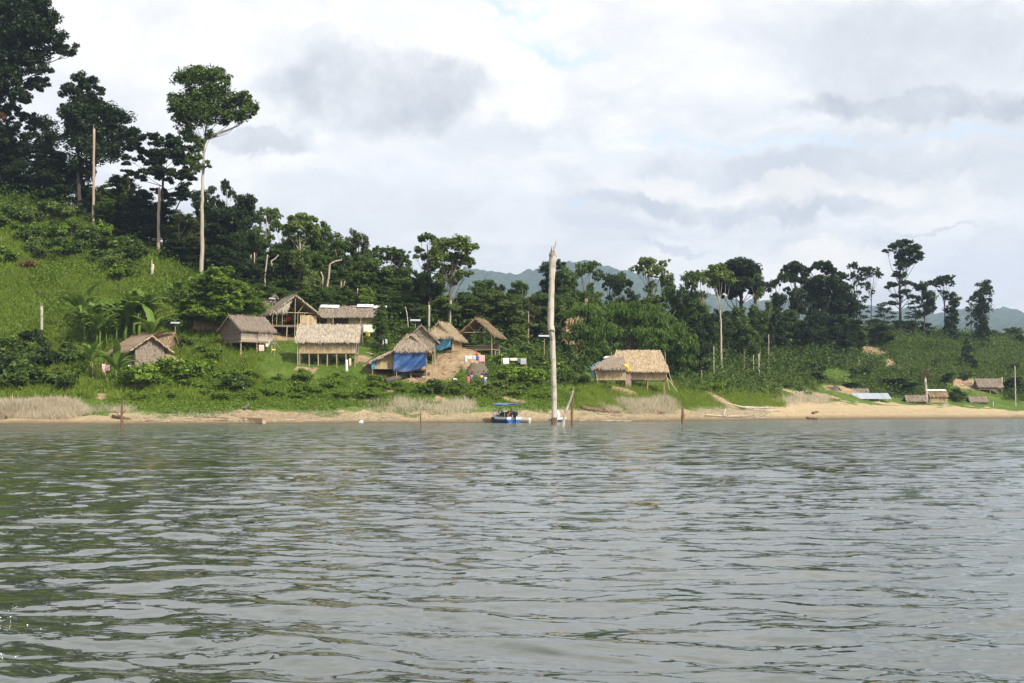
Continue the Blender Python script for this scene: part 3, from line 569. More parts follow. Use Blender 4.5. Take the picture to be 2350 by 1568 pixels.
# --- trees told apart along the skyline: x, top, width, distance, kind, tone, label
for a in [
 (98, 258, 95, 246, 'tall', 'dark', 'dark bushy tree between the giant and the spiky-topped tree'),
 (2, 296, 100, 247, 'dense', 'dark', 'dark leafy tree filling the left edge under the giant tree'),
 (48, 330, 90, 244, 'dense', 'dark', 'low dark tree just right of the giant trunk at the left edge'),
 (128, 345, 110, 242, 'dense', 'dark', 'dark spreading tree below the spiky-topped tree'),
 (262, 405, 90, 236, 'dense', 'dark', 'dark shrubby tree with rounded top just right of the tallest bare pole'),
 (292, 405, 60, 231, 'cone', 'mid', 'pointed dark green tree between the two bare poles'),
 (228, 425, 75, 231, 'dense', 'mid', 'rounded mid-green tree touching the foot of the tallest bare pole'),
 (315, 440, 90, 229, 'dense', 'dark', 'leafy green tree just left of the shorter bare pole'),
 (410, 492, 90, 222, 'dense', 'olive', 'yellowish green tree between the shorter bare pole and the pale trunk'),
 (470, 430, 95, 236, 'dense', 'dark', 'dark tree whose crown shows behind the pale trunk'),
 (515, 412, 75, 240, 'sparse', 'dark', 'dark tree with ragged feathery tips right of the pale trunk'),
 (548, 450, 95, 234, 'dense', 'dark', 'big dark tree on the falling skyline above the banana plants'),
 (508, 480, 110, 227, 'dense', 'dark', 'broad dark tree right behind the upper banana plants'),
 (590, 520, 80, 230, 'dense', 'mid', 'grey-green tree at the end of the dark hillside forest'),
 (612, 476, 66, 238, 'umbrella', 'mid', 'flat-topped tree with pale forking limbs against the sky'),
 (640, 505, 62, 234, 'tall', 'mid', 'narrow tree between the flat-topped tree and the sunlit rounded crown'),
 (662, 545, 80, 229, 'dense', 'mid', 'dense tree in front and left of the sunlit rounded crown'),
 (744, 513, 84, 232, 'dense', 'mid', 'broad tree right of the sunlit rounded crown'),
 (782, 548, 60, 229, 'tall', 'mid', 'slim tree over the pair of twisted bare trunks'),
 (768, 535, 44, 236, 'column', 'olive', 'olive tree with stubby upright twigs on the skyline'),
 (822, 530, 76, 231, 'dense', 'olive', 'tall olive-tinged tree at the right shoulder of the middle forest'),
 (848, 575, 60, 226, 'dense', 'mid', 'dark tree stepping down right of the olive-tinged tree'),
 (893, 566, 76, 232, 'umbrella', 'mid', 'round-topped tree after the dip in the middle skyline'),
 (936, 578, 66, 236, 'tall', 'mid', 'pointed tree between the round-topped tree and the straggly tree'),
 (905, 620, 90, 224, 'dense', 'mid', 'bulky tree beneath the round-topped tree'),
 (965, 625, 66, 224, 'dense', 'dark', 'dark tree at the foot of the straggly tree'),
 (1075, 672, 70, 226, 'dense', 'mid', 'low tree just right of the forked tree trunk'),
 (1116, 645, 80, 232, 'dense', 'mid', 'spreading tree with its crown cut across the mountain foot'),
 (1160, 655, 56, 240, 'tall', 'dark', 'shadowed tree between the forked tree and the great dead trunk'),
 (1205, 645, 58, 248, 'tall', 'mid', 'upright tree left of the great dead trunk'),
 (1238, 672, 50, 244, 'dense', 'dark', 'dark small tree behind the great dead trunk on its left side'),
 (1278, 602, 66, 262, 'tall', 'dark', 'high dark tree directly behind the top of the great dead trunk'),
 (1308, 615, 64, 258, 'dense', 'mid', 'thick tree right of the great dead trunk'),
 (1345, 600, 62, 270, 'umbrella', 'mid', 'open flat-crowned tree in front of the mountain peak'),
 (1345, 670, 84, 254, 'dense', 'mid', 'leafy tree rising over the left end of the bamboo clump'),
 (1398, 628, 56, 266, 'umbrella', 'dark', 'dark crooked tree left of centre over the bamboo clump'),
 (1432, 628, 56, 270, 'tall', 'mid', 'feathery tree right of the dark crooked tree'),
 (1452, 680, 70, 258, 'dense', 'dark', 'dark low tree filling the gap behind the bamboo clump'),
 (1491, 593, 78, 268, 'umbrella', 'light', 'domed light green tree with thin trunk over the bamboo clump'),
 (1545, 628, 52, 272, 'tall', 'mid', 'tall narrow tree right of the domed light tree'),
 (1577, 624, 50, 268, 'tall', 'mid', 'second tall narrow tree right of the domed light tree'),
 (1612, 620, 56, 276, 'umbrella', 'light', 'light green flat tree left of the very long pale trunk'),
 (1600, 690, 70, 262, 'dense', 'mid', 'lower tree behind the right end of the bamboo clump'),
 (1741, 628, 52, 296, 'sparse', 'mid', 'half-bare tree with pale fork against the big dome crown'),
 (1788, 628, 58, 318, 'tall', 'dark', 'dark oval tree on two thin trunks right of the big dome crown'),
 (1808, 712, 44, 322, 'dome', 'dark', 'small round dark tree under the oval tree'),
 (1962, 602, 52, 362, 'tiered', 'dark', 'thin tiered tree right of the arched tree'),
 (1999, 612, 48, 366, 'umbrella', 'dark', 'slender tree with windswept top beside the tiered tree'),
 (1968, 690, 56, 358, 'tiered', 'dark', 'short layered tree at the foot of the tiered tree'),
 (2030, 694, 56, 370, 'tiered', 'dark', 'low flat-branched tree left of the tallest emergent tree'),
 (2098, 690, 46, 374, 'tiered', 'dark', 'low flat-branched tree right of the tallest emergent tree'),
 (2122, 649, 46, 378, 'tall', 'dark', 'creeper-hung dark tree right of the tallest emergent tree'),
 (2168, 633, 60, 386, 'umbrella', 'dark', 'small umbrella tree on a thin straight trunk'),
 (2186, 672, 38, 384, 'column', 'dark', 'dark bushy column below the small umbrella tree'),
 (2228, 680, 26, 388, 'tiered', 'dark', 'small thin tree just left of the creeper-covered column'),
 (2254, 644, 42, 390, 'column', 'dark', 'creeper-covered column-shaped tree standing alone far right'),
 (2217, 776, 40, 348, 'cone', 'dark', 'dark cone-shaped tree alone on the right scrub slope'),
 (2012, 742, 62, 352, 'dense', 'mid', 'dense round tree on the crest of the right scrub slope'),
 (2052, 868, 96, 309, 'dense', 'dark', 'wide dark shade tree between the zinc shed and the beach trunk'),
 (1867, 856, 42, 300, 'dense', 'dark', 'dark round tree left of the small upper roof'),
 (1950, 882, 40, 303, 'dense', 'mid', 'bushy tree just right of the small upper roof'),
 (2166, 856, 32, 322, 'tall', 'dark', 'dark tree right behind the beach trunk village'),
 (2120, 850, 26, 322, 'sparse', 'brown', 'withered reddish tree just left of the beach trunk'),
 (2196, 891, 36, 310, 'dense', 'mid', 'round green tree in front of the clay bank'),
 (2322, 866, 50, 330, 'dense', 'dark', 'dark tree at the right edge behind the last hut'),
 (2330, 752, 60, 470, 'dense', 'mid', 'hazy pale tree at the right edge beyond the ridge'),
 (2292, 762, 50, 450, 'dense', 'mid', 'hazy low tree beyond the ridge near the right edge'),
]:
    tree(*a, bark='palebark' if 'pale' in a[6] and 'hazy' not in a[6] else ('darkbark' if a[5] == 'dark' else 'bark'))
# --- village and slope trees
tree(872, 700, 40, 196, 'dense', 'mid', 'small leafy fruit tree on the slope right of the long hut', name='fruit_tree', ybase=812)
tree(848, 662, 46, 214, 'dense', 'bright', 'round glossy tree behind the right end of the long hut')
tree(1010, 680, 50, 216, 'column', 'bright', 'light green creeper-covered tree behind the thatched huts')
tree(640, 640, 60, 218, 'dense', 'mid', 'leafy dark green tree directly above the open pavilion on its left')
tree(712, 655, 46, 216, 'tall', 'bright', 'bright drooping tree directly above the open pavilion on its right')
tree(770, 668, 60, 214, 'dense', 'mid', 'leafy tree behind the middle of the long hut')
tree(515, 615, 120, 196, 'dense', 'bright', 'big broad-leaved tree beside the banana plants above the weathered hut')
tree(455, 655, 80, 196, 'dense', 'bright', 'broad-leaved tree left of the one above the weathered hut')
tree(575, 655, 80, 200, 'dense', 'bright', 'broad-leaved tree between the weathered hut and the half-hidden roof')
tree(60, 640, 70, 196, 'dome', 'mid', 'round dark green tree halfway up the grassy slope', dz=-2) if False else None
# --- trees nothing tells apart: dark understorey of the forest
def fill(n, xr, top, Yo, kinds, tones, label, group, seed, w=(55, 95)):
    rs = R(seed)
    for i in range(n):
        x = xr[0] + (xr[1]-xr[0])*(i+rs.uniform(.1, .9))/n; Y0 = float(np.interp(x, CU, YK[:, 10])); yt = float(np.interp(x, [t[0] for t in top], [t[1] for t in top])) + rs.uniform(-14, 26)
        tree(x, yt, rs.uniform(*w), Y0 + rs.uniform(*Yo), kinds[i % len(kinds)], tones[rs.randint(len(tones))], label, 'tree', group, 'darkbark' if rs.rand() < .6 else 'bark')
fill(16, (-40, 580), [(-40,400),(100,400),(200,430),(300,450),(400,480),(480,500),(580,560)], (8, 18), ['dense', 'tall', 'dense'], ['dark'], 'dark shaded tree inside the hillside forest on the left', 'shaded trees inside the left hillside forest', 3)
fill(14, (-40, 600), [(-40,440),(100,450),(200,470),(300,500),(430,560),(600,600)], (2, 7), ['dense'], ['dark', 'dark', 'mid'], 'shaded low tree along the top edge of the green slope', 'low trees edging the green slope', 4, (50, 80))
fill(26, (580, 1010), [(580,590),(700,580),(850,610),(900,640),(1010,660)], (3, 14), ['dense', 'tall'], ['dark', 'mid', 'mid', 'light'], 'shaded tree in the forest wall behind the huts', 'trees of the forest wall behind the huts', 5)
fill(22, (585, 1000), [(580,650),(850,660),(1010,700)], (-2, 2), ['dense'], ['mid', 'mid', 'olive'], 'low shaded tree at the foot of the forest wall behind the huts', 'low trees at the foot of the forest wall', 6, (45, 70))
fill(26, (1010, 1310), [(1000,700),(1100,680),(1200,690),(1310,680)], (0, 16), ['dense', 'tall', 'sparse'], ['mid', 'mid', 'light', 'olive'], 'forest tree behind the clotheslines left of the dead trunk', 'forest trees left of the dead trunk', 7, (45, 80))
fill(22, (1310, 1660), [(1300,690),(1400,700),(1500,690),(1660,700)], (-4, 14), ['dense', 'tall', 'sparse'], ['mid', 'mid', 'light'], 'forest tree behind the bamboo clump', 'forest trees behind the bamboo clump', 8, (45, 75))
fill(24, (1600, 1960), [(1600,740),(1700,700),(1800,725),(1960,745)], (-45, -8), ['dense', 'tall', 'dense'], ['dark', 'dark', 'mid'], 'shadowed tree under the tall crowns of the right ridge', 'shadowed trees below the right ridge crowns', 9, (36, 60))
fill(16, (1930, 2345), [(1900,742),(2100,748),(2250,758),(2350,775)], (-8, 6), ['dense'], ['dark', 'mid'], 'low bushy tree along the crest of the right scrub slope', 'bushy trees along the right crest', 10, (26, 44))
# ------------------------------------------------------------------ bananas, bamboo, shrubs, grass
def banana_parts(seed, H=3.2, n=9):
    rs = R(seed); mb = MB(); mb.tube([(0, 0, -.5), (.05, 0, H*.5), (0, .05, H)], [.16, .13, .07], 7, .3)
    st = mb.build('stem', M['banana'], smooth=True); me = st.data; bpy.data.objects.remove(st); V = []; A = []
    for i in range(n):
        an = i*2.4+rs.rand(); d = np.array([math.cos(an), math.sin(an), 0]); L = rs.uniform(2.1, 3.1); el = rs.uniform(.75, 1.4) if i < n-1 else 1.5; p = np.array([0, 0, H-.1]); w0 = rs.uniform(.26, .38); side = np.array([-d[1], d[0], 0]); pts = []; K = 8
        for k in range(K+1):
            t = k/K; pts.append(p.copy()); e = el - t*t*rs.uniform(1.3, 2.0); p = p + (d*math.cos(e)+np.array([0, 0, math.sin(e)]))*L/K
        for k in range(K):
            wa = w0*math.sin(PI*max(.02, (k/K-.1)/.9))**.55 if k > 0 else .04; wb = w0*math.sin(PI*min(.98, ((k+1)/K-.1)/.9))**.55 if k < K-1 else .03
            a = rs.rand()*.4+.3
            for sg in (-1, 1):
                ga = rs.uniform(.85, 1.0); dr = np.array([0, 0, -.25])
                V.append([pts[k], pts[k+1], pts[k+1]+(side*sg+dr)*wb*ga, pts[k]+(side*sg+dr)*wa]); A.append(a+(.15 if sg > 0 else 0))
    return me, quad_mesh('leaves', np.array(V), np.array(A), M['banana'])
BAN = [banana_parts(200+i, 1.5+i*.45, 10+i) for i in range(4)]
bc = [0]
def banana(x, y, h, label, group=None, tone='banana', Y=None):
    b = gp(x, y) if Y is None else onland(x, Y, y); k = bc[0] % 4; bc[0] += 1; s = h*b[1]/F/(3.6+k*.5)
    e = empty('banana_plant', b, bc[0]*1.7, label, 'banana plant', group); e.scale = (s, s, s); mk('stem', BAN[k][0], e, M[tone]); mk('leaves', BAN[k][1], e, M[tone])
for a in [(266,888,95,'banana plant with pink cloth at its foot beside the leaf-walled hut'), (208,872,90,'banana plant left of the one beside the leaf-walled hut'), (190,862,60,'small banana plant at the left end of the lower banana grove'),
          (468,640,80,'tall banana plant in front of the pale tree trunk'), (505,655,66,'banana plant just right of the pale tree trunk'), (556,690,72,'fan-shaped palm-like banana plant near the half-hidden roof'), (410,700,64,'banana plant with a drooping leaf left of the broad-leaved tree')]: banana(*a)
rs = R(77)
for i in range(22):
    banana(188+i*7.8+rs.uniform(-7, 7), 800+rs.uniform(-34, 22), rs.uniform(70, 128), 'banana plant in the dense grove above the leaf-walled hut', 'banana plants in the lower grove')
for i in range(9):
    banana(395+i*20+rs.uniform(-8, 8), 715+rs.uniform(-20, 15), rs.uniform(50, 72), 'banana plant half buried in the greenery above the weathered hut', 'banana plants above the weathered hut')
for i in range(8):
    banana(730+i*14+rs.uniform(-5, 5), 752, rs.uniform(40, 54), 'banana plant poking up behind the long hut roof', 'banana plants behind the long hut', Y=212)
for i in range(5):
    banana(925+i*9, 790, rs.uniform(40, 52), 'young banana plant between the leaf-gabled huts and the long hut', 'young banana plants behind the huts', Y=204)
# bamboo: a mound of drooping sprays
def bamboo():
    rs = R(55); Y = 236; b = onland(1450, Y, 880); e = empty('bamboo_clump', b, 0, 'huge mound of drooping bamboo leaves right behind the thatched hut near the water', 'bamboo'); sc = Y/F
    L = []
    for (x, y, rx, ry) in [(1340,735,45,28),(1390,722,50,24),(1445,722,55,24),(1500,735,45,24),(1545,765,36,28),(1570,800,30,34),(1580,840,24,34),(1320,780,36,34),(1370,770,50,34),(1430,765,60,34),(1490,775,50,34),(1530,810,40,36),(1350,815,40,34),(1410,815,50,36),(1470,825,55,36),(1310,830,30,34),(1540,850,36,30),(1350,855,40,26),(1590,870,16,20),(1335,705,20,12),(1500,712,26,12),(1420,705,30,10),(1460,702,20,8),(1530,735,22,14)]:
        p = P(x, y, Y)-b; L.append((p[0], rs.uniform(-3.2, 2.5), p[2], rx*sc, rx*sc, ry*sc))
    q, a = crown_quads(L, 52000, .40, rs, droop=1.1, wr=.18, clump=.30, sub=40); mk('leaves', quad_mesh('leaves', q, a, M['bamboo_leaf']), e, M['bamboo_leaf'])
    D = []
    for (x, y, rx, ry) in [(1312,745,22,14),(1330,738,14,8),(1300,775,12,22),(1320,800,16,20),(1345,700,6,10),(1305,760,18,10)]:
        p = P(x, y, Y)-b; D.append((p[0], -4.2, p[2], rx*sc, rx*sc*.6, ry*sc))
    q, a = crown_quads(D, 1500, .34, rs, droop=1.2, wr=.2); mk('dead_leaves', quad_mesh('dead_leaves', q, a, M['deadleaf']), e, M['deadleaf'])
    mb = MB()
    for i in range(46):
        an = rs.rand()*6.28; r = rs.uniform(.5, 5.5); f = np.array([r*.25*math.cos(an)*2, r*.25*math.sin(an), -.5]); t = np.array([r*1.7*math.cos(an), r*.5*math.sin(an), rs.uniform(7, 11)])
        mb.tube([f, f*.6+t*.4+[0, 0, 2], t], [.05, .045, .02], 5, rs.rand())
    mb.build('culms', M['post'], e)
bamboo()
# shrubs
def shrub_mesh(i, R0, n, l, lay=False, wr=.5):
    rs = R(300+i); L = [(rs.randn()*R0*.5, rs.randn()*R0*.5, R0*rs.uniform(.35, .95), R0*rs.uniform(.35, .6), R0*rs.uniform(.35, .6), R0*rs.uniform(.2, .4)) for _ in range(9)]
    q, a = crown_quads(L, n, l, rs, flat=.5 if lay else .9, clump=.5, sub=10, wr=wr); mb = MB()
    for lb in L: mb.tube([(0, 0, -.3), (lb[0]*.4, lb[1]*.4, lb[2]*.5), lb[:3]], [.05, .035, .015], 5, .4)
    s = mb.build('stems', M['bark']); me = s.data; bpy.data.objects.remove(s); return me, quad_mesh('foliage', q, a, M['mid'])
SH = [shrub_mesh(i, 1.0, 1300, .13, i % 2 == 0) for i in range(4)] + [shrub_mesh(9+i, 1.0, 1500, .11, True, .3) for i in range(2)]
shc = [0]
def shrub(x, y, w, label, group=None, tone='mid', hs=1.0, name='shrub', p=None):
    b = gp(x, y) if p is None else p; k = shc[0] % len(SH); shc[0] += 1; s = w*b[1]/F/2.3
    e = empty(name, b, shc[0]*2.1, label, 'shrub', group); e.scale = (s, s, s*hs); mk('stems', SH[k][0], e, M['bark']); mk('foliage', SH[k][1], e, M[tone]); return e
for a in [(1000,905,60,'big round cassava bush just left of the bending person','','mid'), (862,880,34,'leafy bush at the front left corner of the blue-tarped hut','','bright'), (540,905,90,'wide dark bush on the bank below the weathered hut','','mid'),
          (690,905,56,'bushy cassava patch in front of the plank-stilted long thatch hut','','bright'), (99,822,60,'dark bush under the short grey stump on the slope','','dark'), (1090,915,50,'dense bush right in front of the group of people','','bright'),
          (1060,888,26,'small bush between the bending person and the group','','bright'), (1215,885,80,'broad cassava bush right of the group of people','','bright'), (1165,880,70,'broad cassava bush below the second clothesline','','bright'),
          (1290,880,60,'bush between the great dead trunk and the bamboo','','mid'), (1340,890,60,'bush at the left corner of the shore-side hut','','mid'), (1400,897,44,'low bush under the lean-to of the shore-side hut','','bright'),
          (432,800,40,'bush beside the white-topped pole left of the weathered hut','','mid'), (420,880,110,'broad ferny bush below the bare clay path by the leaf-walled hut','','bright'), (320,895,120,'broad ferny bush in front of the leaf-walled hut','','bright'),
          (60,895,120,'large bush at the far left end of the bank','','mid'), (150,905,90,'dark shrub left of the clothes hanging by the banana plant','','mid'), (20,650,1,'x','','mid')][:-1]:
    shrub(a[0], a[1], a[2], a[3], None, a[5])
def shrubs(n, xr, yr, w, label, group, tones, seed, hs=(.8, 1.2), avoid=()):
    rs = R(seed); k = 0
    while k < n:
        x, y = rs.uniform(*xr), rs.uniform(yr[0](x) if callable(yr[0]) else yr[0], yr[1](x) if callable(yr[1]) else yr[1]) if not callable(yr[0]) else (0, 0)
        if callable(yr[0]): x = rs.uniform(*xr); y = rs.uniform(yr[0](x), yr[1](x))
        if any(abs(x-c[0]) < c[2] and abs(y-c[1]) < c[3] for c in avoid): continue
        k += 1; shrub(x, y, rs.uniform(*w), label, group, tones[rs.randint(len(tones))], rs.uniform(*hs))
ridge = lambda x: float(np.interp(x, [0,100,200,260,340,440,560], [485,490,512,550,580,640,700]))
shrubs(42, (-10, 330), (lambda x: ridge(x)+4, lambda x: ridge(x)+125-x*.12), (40, 78), 'leafy bush on the upper part of the green slope', 'bushes on the upper green slope', ['mid', 'bright', 'light', 'mid'], 21)
shrubs(26, (-10, 190), (lambda x: 800, lambda x: 905), (45, 85), 'leafy bush low on the left bank', 'bushes low on the left bank', ['mid', 'bright', 'mid', 'dark'], 22)
HUTAV = [(590, 800, 70, 20), (760, 800, 85, 46), (915, 835, 100, 50), (1000, 810, 110, 50), (1030, 845, 70, 32), (1105, 820, 70, 20), (1450, 880, 100, 25), (665, 790, 80, 30), (1075, 880, 50, 9)]
shrubs(62, (280, 860), (lambda x: 868, lambda x: 922), (26, 60), 'cassava bush on the bank below the huts', 'cassava bushes on the bank', ['bright'], 23, (.6, 1.0), HUTAV)
shrubs(44, (860, 1260), (lambda x: 876, lambda x: 918), (22, 46), 'cassava bush around the people on the bank', 'cassava bushes around the people', ['bright', 'light', 'bright'], 24, (.6, 1.0), HUTAV)
shrubs(24, (1110, 1290), (lambda x: 838, lambda x: 880), (34, 60), 'cassava bush under the second clothesline', 'cassava bushes by the second clothesline', ['bright', 'mid'], 25, (.6, 1.0))
shrubs(20, (380, 620), (lambda x: 700, lambda x: 765), (40, 70), 'leafy bush on the slope above the weathered hut', 'bushes above the weathered hut', ['mid', 'bright'], 26)
shrubs(10, (410, 500), (lambda x: 785, lambda x: 850), (30, 50), 'bush on the slope left of the weathered hut', 'bushes left of the weathered hut', ['mid', 'bright'], 27)
shrubs(16, (620, 900), (lambda x: 752, lambda x: 760), (30, 50), 'bush behind the pavilion and the long hut', 'bushes behind the long hut', ['mid', 'bright'], 28)
shrubs(14, (1180, 1320), (lambda x: 822, lambda x: 850), (34, 56), 'shrub left of the bamboo clump', 'shrubs left of the bamboo', ['mid', 'bright'], 29)
shrubs(26, (1590, 1780), (lambda x: 850, lambda x: 905), (24, 44), 'shrub between the bamboo and the right village', 'shrubs right of the bamboo', ['mid', 'bright', 'mid'], 30)
shrubs(40, (1780, 2345), (lambda x: 800, lambda x: 868), (22, 46), 'rounded shrub on the right scrub slope', 'rounded shrubs on the right slope', ['mid', 'light', 'mid', 'dark'], 31)
shrubs(26, (1780, 2345), (lambda x: 868, lambda x: 908), (16, 32), 'shrub among the right village huts', 'shrubs among the right village huts', ['mid', 'bright', 'dark'], 32, (.7, 1.0), [(1925,884,24,14),(1910,910,26,18),(1961,912,38,20),(2003,915,50,16),(2101,925,30,22),(2149,920,34,24),(2268,892,36,18),(2243,925,32,18),(2205,893,28,14),(1816,912,34,14)])
# uncountable cover: clumps of leaves spread over the land
def area(n, ur, fb, rs):
    """random land points: ur column range, fb = band range"""
    out = []
    while len(out) == 0 or sum(map(len, out)) < n:
        u = rs.uniform(*ur, n*2); Y = rs.uniform(148, 430, n*2); keep = rs.rand(n*2) < Y/430; u = u[keep]; Y = Y[keep]; X = (u-CX)*Y/F
        z, b, _ = height(X, Y, True); ok = (b > fb[0]) & (b < fb[1]); out.append(np.stack([X, Y, z, b, u], 1)[ok])
    return np.concatenate(out)[:n]
def cover(name, pts, k, rad, l, wr, seed, m, vert=0.0, hgt=.8, label=None, blade=False, tall=None):
    rs = R(seed); n = len(pts); j = np.repeat(np.arange(n), k); N_ = len(j); sz = rs.uniform(.5, 1.3, n)[j]; o = rs.randn(N_, 3)*.5
    rr = (rad if np.isscalar(rad) else rad[j])*sz
    p = pts[j, :3] + o*rr[:, None]; p[:, 2] = height(p[:, 0], p[:, 1]) + np.abs(o[:, 2])*hgt*rr + .03; v = np.clip(rs.rand(n)[j]*.6+rs.rand(N_)*.45, 0, 1)
    if blade:
        L = l*rs.uniform(.5, 1.3, N_)*(1 if tall is None else tall[j]); d = unit(np.stack([rs.randn(N_)*.3, rs.randn(N_)*.3, np.ones(N_)], 1)); a = rs.rand(N_)*6.28; s = np.stack([np.cos(a), np.sin(a)*.5, 0*a], 1)*(wr*L)[:, None]; bend = np.stack([rs.randn(N_)*.3, rs.randn(N_)*.2, -np.full(N_, .05)], 1)*L[:, None]
        p[:, 2] -= .05; q = np.stack([p-s, p+s, p+d*L[:, None]+bend+s*.25, p+d*L[:, None]+bend-s*.25], 1)
    else:
        nr = unit(o*.5 + np.array([0, 0, .9]) + rs.randn(N_, 3)*.5); ll = l*rs.uniform(.6, 1.3, N_); q = leaf_quads(p, nr, ll, ll*wr, rs)
    o_ = link(bpy.data.objects.new(name, quad_mesh(name, q, v, m))); tag(o_, label, kind='stuff'); return o_
rs = R(400)
VILL = [(1925,318),(1910,296),(1961,300),(2003,292),(2101,300),(2149,304),(2268,327),(2243,312),(2205,330),(1816,276)]
def nodirt(p, e=0):
    k = in_ell(p[:, 4], p[:, 1], DIRT) < .4
    for (u_, y_) in VILL: k &= ~((np.abs(p[:, 4]-u_) < 38) & (p[:, 1] > y_-13) & (p[:, 1] < y_+2.5))
    return p[k]
hm = lambda p: np.clip(.4+1.1*fbm(p[:, 0]*.15, p[:, 1]*.15, 3), .5, 1.5)
p = area(9000, (-120, 600), (4.2, 9.6), rs); p = p[p[:, 3] > 4.2]; cover('slope_grass', nodirt(p), 22, hm(p)[:len(nodirt(p))]*.8, .55, .09, 1, M['grass'], blade=True)
p = nodirt(area(6500, (-120, 560), (4.5, 9.7), rs)); cover('slope_weeds', p, 24, hm(p)*.75, .13, .5, 2, M['bright'])
p = nodirt(area(3600, (-120, 520), (4.6, 9.8), rs)); p = p[fbm(p[:, 0]*.13+9, p[:, 1]*.13, 3) > .5]; cover('slope_brush', p, 40, hm(p)*1.2, .17, .5, 22, M['bright'], hgt=1.3)
p = area(2600, (-120, 560), (4.8, 9.8), rs); p = nodirt(p[fbm(p[:, 0]*.2+30, p[:, 1]*.2, 3) > .54]); cover('slope_tall_weeds', p, 36, hm(p)*.9, .15, .5, 23, M['mid'], hgt=1.7)
p = area(260, (-120, 560), (4.8, 9.8), rs); cover('withered_stalks', p, 7, .5, .9, .03, 24, M['dryg'], blade=True)
shrub(62, 622, 44, 'withered reddish-brown bush alone on the green slope', None, 'brown')
p = nodirt(area(6000, (200, 1330), (3.1, 8.5), rs)); cover('village_grass', p, 16, .7, .20, .10, 3, M['grass'], blade=True)
p = nodirt(area(4600, (250, 1330), (2.7, 5.6), rs)); p = p[(p[:, 3] > 3.3) | (fbm(p[:, 0]*.3, p[:, 1]*.3, 2) > .52)]; cover('bank_weeds', p, 16, .5, .13, .5, 4, M['bright'])
p = nodirt(area(1500, (850, 1330), (5.6, 9.5), rs)); cover('edge_weeds', p, 20, 1.0, .2, .5, 5, M['mid'])
p = nodirt(area(7000, (1330, 1800), (3.2, 6.5), rs)); cover('shore_grass', p, 14, .8, .30, .09, 6, M['grass'], blade=True)
p = area(6800, (1560, 2420), (5.2, 9.6), rs); p = nodirt(p); cover('hillside_scrub', p, 30, hm(p)*1.35, .22, .5, 7, M['light'], hgt=1.3)
p = nodirt(area(3600, (1560, 2420), (5.2, 9.6), rs)); cover('hillside_bushes', p, 34, hm(p)*1.8, .28, .5, 8, M['mid'], hgt=1.4)
p = area(2600, (-120, 620), (8.9, 11), rs); cover('forest_undergrowth', p, 36, 1.7, .3, .5, 9, M['mid'], hgt=1.5)
p = area(3000, (560, 1660), (8.2, 10.2), rs); cover('forest_edge_undergrowth', p, 34, 1.8, .3, .5, 10, M['mid'], hgt=1.6)
p = area(1500, (1600, 1960), (7.2, 9.2), rs); cover('ridge_undergrowth', p, 34, 2.2, .34, .5, 11, M['mid'], hgt=1.6)
# dry grass along the water
def dens(p, spans): return np.array([any(a < u < b for a, b in spans) for u in p[:, 4]])
def reeds(name, n, ur, fb, uc, uw, hgt, seed, k=9, l=1.0, thr=.40):
    p = area(n, ur, fb, rs); w = np.clip(1.4-np.abs(p[:, 4]-uc)/uw, 0, 1); d_ = fbm(p[:, 0]*.3+seed, p[:, 1]*.22, 3); g_ = np.clip((d_*1.3+w*.55-thr-.35)*3, 0, 1); tb = np.clip(np.minimum(p[:, 3]-fb[0], fb[1]-p[:, 3])*1.6-.5*fbm(p[:, 0]*.4, p[:, 1]*.2+seed, 2), 0, 1); g_ = g_*tb; keep = rs.rand(len(p)) < g_; p = p[keep]; g_ = g_[keep]; w = w[keep]
    h_ = hgt*(.25+.75*fbm(p[:, 0]*.5, p[:, 1]*.4+seed, 3)*1.5*np.clip(w*1.3, .2, 1))*(.5+.5*g_)
    cover(name, p, k, .5, l, .026, seed, M['dryg'], blade=True, tall=h_)
reeds('dry_grass', 8000, (-80, 330), (1.6, 3.7), 95, 150, 1.25, 12, 8, 1.1, .42)
reeds('dry_bank_grass', 7000, (600, 1190), (2.1, 4.2), 985, 150, .85, 13, 6, 1.0, .56)
reeds('dry_reeds', 8000, (1320, 1700), (1.9, 4.5), 1475, 90, 1.0, 14, 7, 1.3, .52)
reeds('dry_stalks', 4000, (1600, 1800), (1.8, 3.6), 1650, 120, .4, 17, 6, .8, .45)
p = area(5000, (290, 1760), (1.3, 2.6), rs); cover('shore_litter', p, 3, .8, .3, .05, 15, M['dryg'])
reeds('dry_brush', 2600, (1740, 2010), (3.2, 5.0), 1850, 70, 1.1, 16, 6, 1.5, .55)
# ------------------------------------------------------------------ thatched stilt huts
def strips(mb, q, n, l, w, rs, v=(0, 1), lift=.09, eave=.28, ja=.28):
    """shaggy palm-leaf strips over the plane q = eave0, eave1, ridge1, ridge0"""
    q = np.asarray(q, float); s = rs.rand(n)[:, None]; t = rs.rand(n)[:, None]**1.15*1.02
    p = (q[0]*(1-s)+q[1]*s)*(1-t) + (q[3]*(1-s)+q[2]*s)*t
    e = unit(q[1]-q[0]); nm = np.cross(e, q[3]-q[0]); nm /= np.linalg.norm(nm); d = np.cross(e, nm); d = unit(d); 
    if d[2] > 0: d = -d
    if nm[2] < 0: nm = -nm
    a = rs.randn(n)[:, None]*ja; L = (l*rs.uniform(.6, 1.4, n))[:, None]; ww = (w*rs.uniform(.6, 1.4, n))[:, None]
    dr = d*np.cos(a) + e*np.sin(a); hang = (t < .07)*eave
    b0 = p + nm*(.10+lift*rs.rand(n)[:, None]) - dr*L*.45; tip = p + nm*(.10+lift*.9*rs.rand(n)[:, None]) + dr*L*.55 + hang*(dr*.4 + np.array([0, 0, -.55])*rs.rand(n)[:, None])
    V = np.stack([b0-e*ww, b0+e*ww, tip+e*ww*.35, tip-e*ww*.35], 1); mb.quads(V, rs.uniform(v[0], v[1], n)**1.5)
